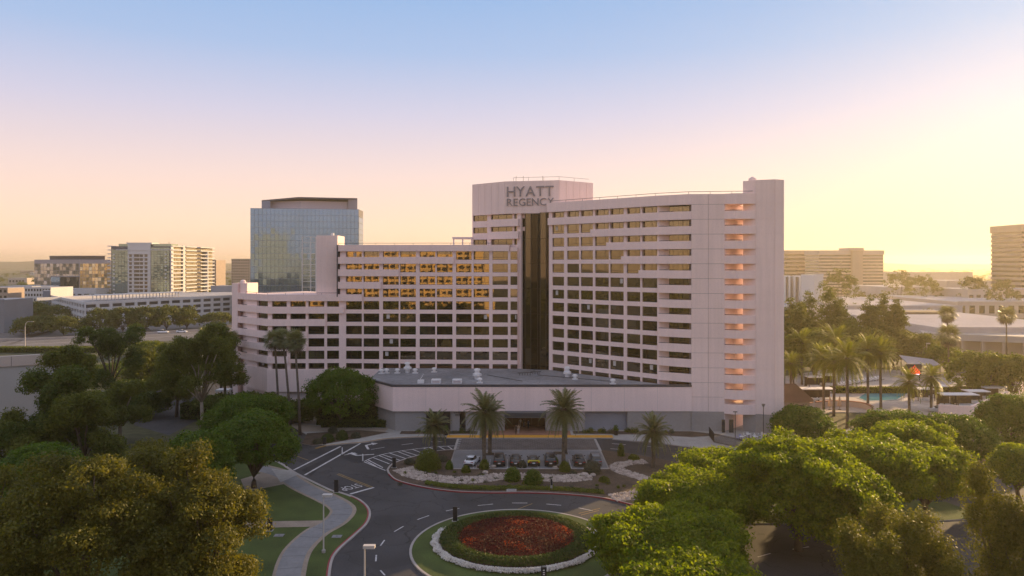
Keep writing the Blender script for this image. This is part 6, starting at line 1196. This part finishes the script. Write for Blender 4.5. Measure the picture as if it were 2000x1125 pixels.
# screen by the pool
x, y = X(1785, 196), 196; t = thing('poolside_screen', 'lit poolside screen showing bright red shapes', 'screen', (x, y, .12)); sub('casing', MB().box(-2.1, 2.1, 0, .3, 1.4, 4.4).mesh('casing', M_dark), t); ems = emat('screen_red', (.9, .05, .025), 1.3); emw = emat('screen_white', (.9, .75, .75), 1.0)
mb = MB()
for i, (a, b, h) in enumerate(((-1.3, -.8, 2.0), (-.9, -.4, 2.3), (-.5, .1, 2.5), (0, .4, 2.9), (.3, .8, 2.4), (.7, 1.3, 2.0), (1.2, 1.6, 1.7))): mb.add([(a, -.01, 1.75), (b+.15, -.01, 1.75), ((a+b)/2, -.01, 1.4+h)], [(0, 1, 2)])
sub('picture', mb.mesh('picture', ems), t); sub('caption_bar', MB().add([(-1.3, -.02, 1.5), (1.5, -.02, 1.5), (1.5, -.02, 1.72), (-1.3, -.02, 1.72)], [(0, 1, 2, 3)]).mesh('caption_bar', emw), t)
for a in (-1.6, 1.6): sub('post', MB().box(a-.08, a+.08, .05, .25, 0, 1.4).mesh('post', M_dark), t)
x, y = X(1800, 203), 203; t = thing('stage_canopy', 'grey sloping stage canopy behind the poolside screen', 'canopy', (x, y, 0)); sub('roof', MB().add([(-5, -2, 3.8), (4.6, -2, 3.2), (4.6, 2.5, 4.4), (-5, 2.5, 5.6), (-5, -2, 4), (4.6, -2, 3.4), (4.6, 2.5, 4.6), (-5, 2.5, 5.8)], [(4, 5, 6, 7), (3, 2, 1, 0), (0, 1, 5, 4), (1, 2, 6, 5), (2, 3, 7, 6), (3, 0, 4, 7)]).mesh('roof', mat('canopy_mauve', (.30, .28, .31), .7, .06, 1)), t)
for a in (-4.6, 4.2):
    for b in (-1.7, 2.2): sub('post', MB().box(a-.08, a+.08, b-.08, b+.08, 0, 3.5 if a > 0 else (4 if b < 0 else 5.4)).mesh('post', M_frame), t)
# back lots on the right
S(sheet('back_road', [G(1530, 720), G(1640, 700), G(1820, 722), G(2060, 770), G(2060, 740), G(1900, 712), G(1700, 676), G(1640, 640), G(1530, 650)], -.03, M_asphalt)); S(sheet('store_lot', [G(1640, 640), G(1700, 676), G(1900, 712), G(2100, 745), G(2100, 640), G(1830, 615), G(1540, 615), G(1530, 650)], -.035, mat('lot_asphalt', (.10, .095, .09), .9, .2, .05)))
S(sheet('left_lot', [G(262, 760), G(330, 720), G(470, 720), G(470, 775), G(330, 850), G(262, 830)], -.03, M_asphalt))
# ------------------------------------------------------------------ air
hz = MB(); hz.box(-5100, 5100, -950, 5100, -2, 78); haze = setp(hz.build('haze', mat('haze_dummy', (1, 1, 1))), kind='stuff', label='thin warm evening haze over the whole city', cat='haze')
hm_ = bpy.data.materials.new('haze_air'); hm_.use_nodes = True; t = hm_.node_tree; t.nodes.clear()
o_ = t.nodes.new('ShaderNodeOutputMaterial'); v_ = t.nodes.new('ShaderNodeVolumePrincipled'); v_.inputs['Color'].default_value = (1.0, .86, .60, 1); v_.inputs['Density'].default_value = HAZE; v_.inputs['Anisotropy'].default_value = 0.55
t.links.new(v_.outputs[0], o_.inputs['Volume']); haze.data.materials.clear(); haze.data.materials.append(hm_)
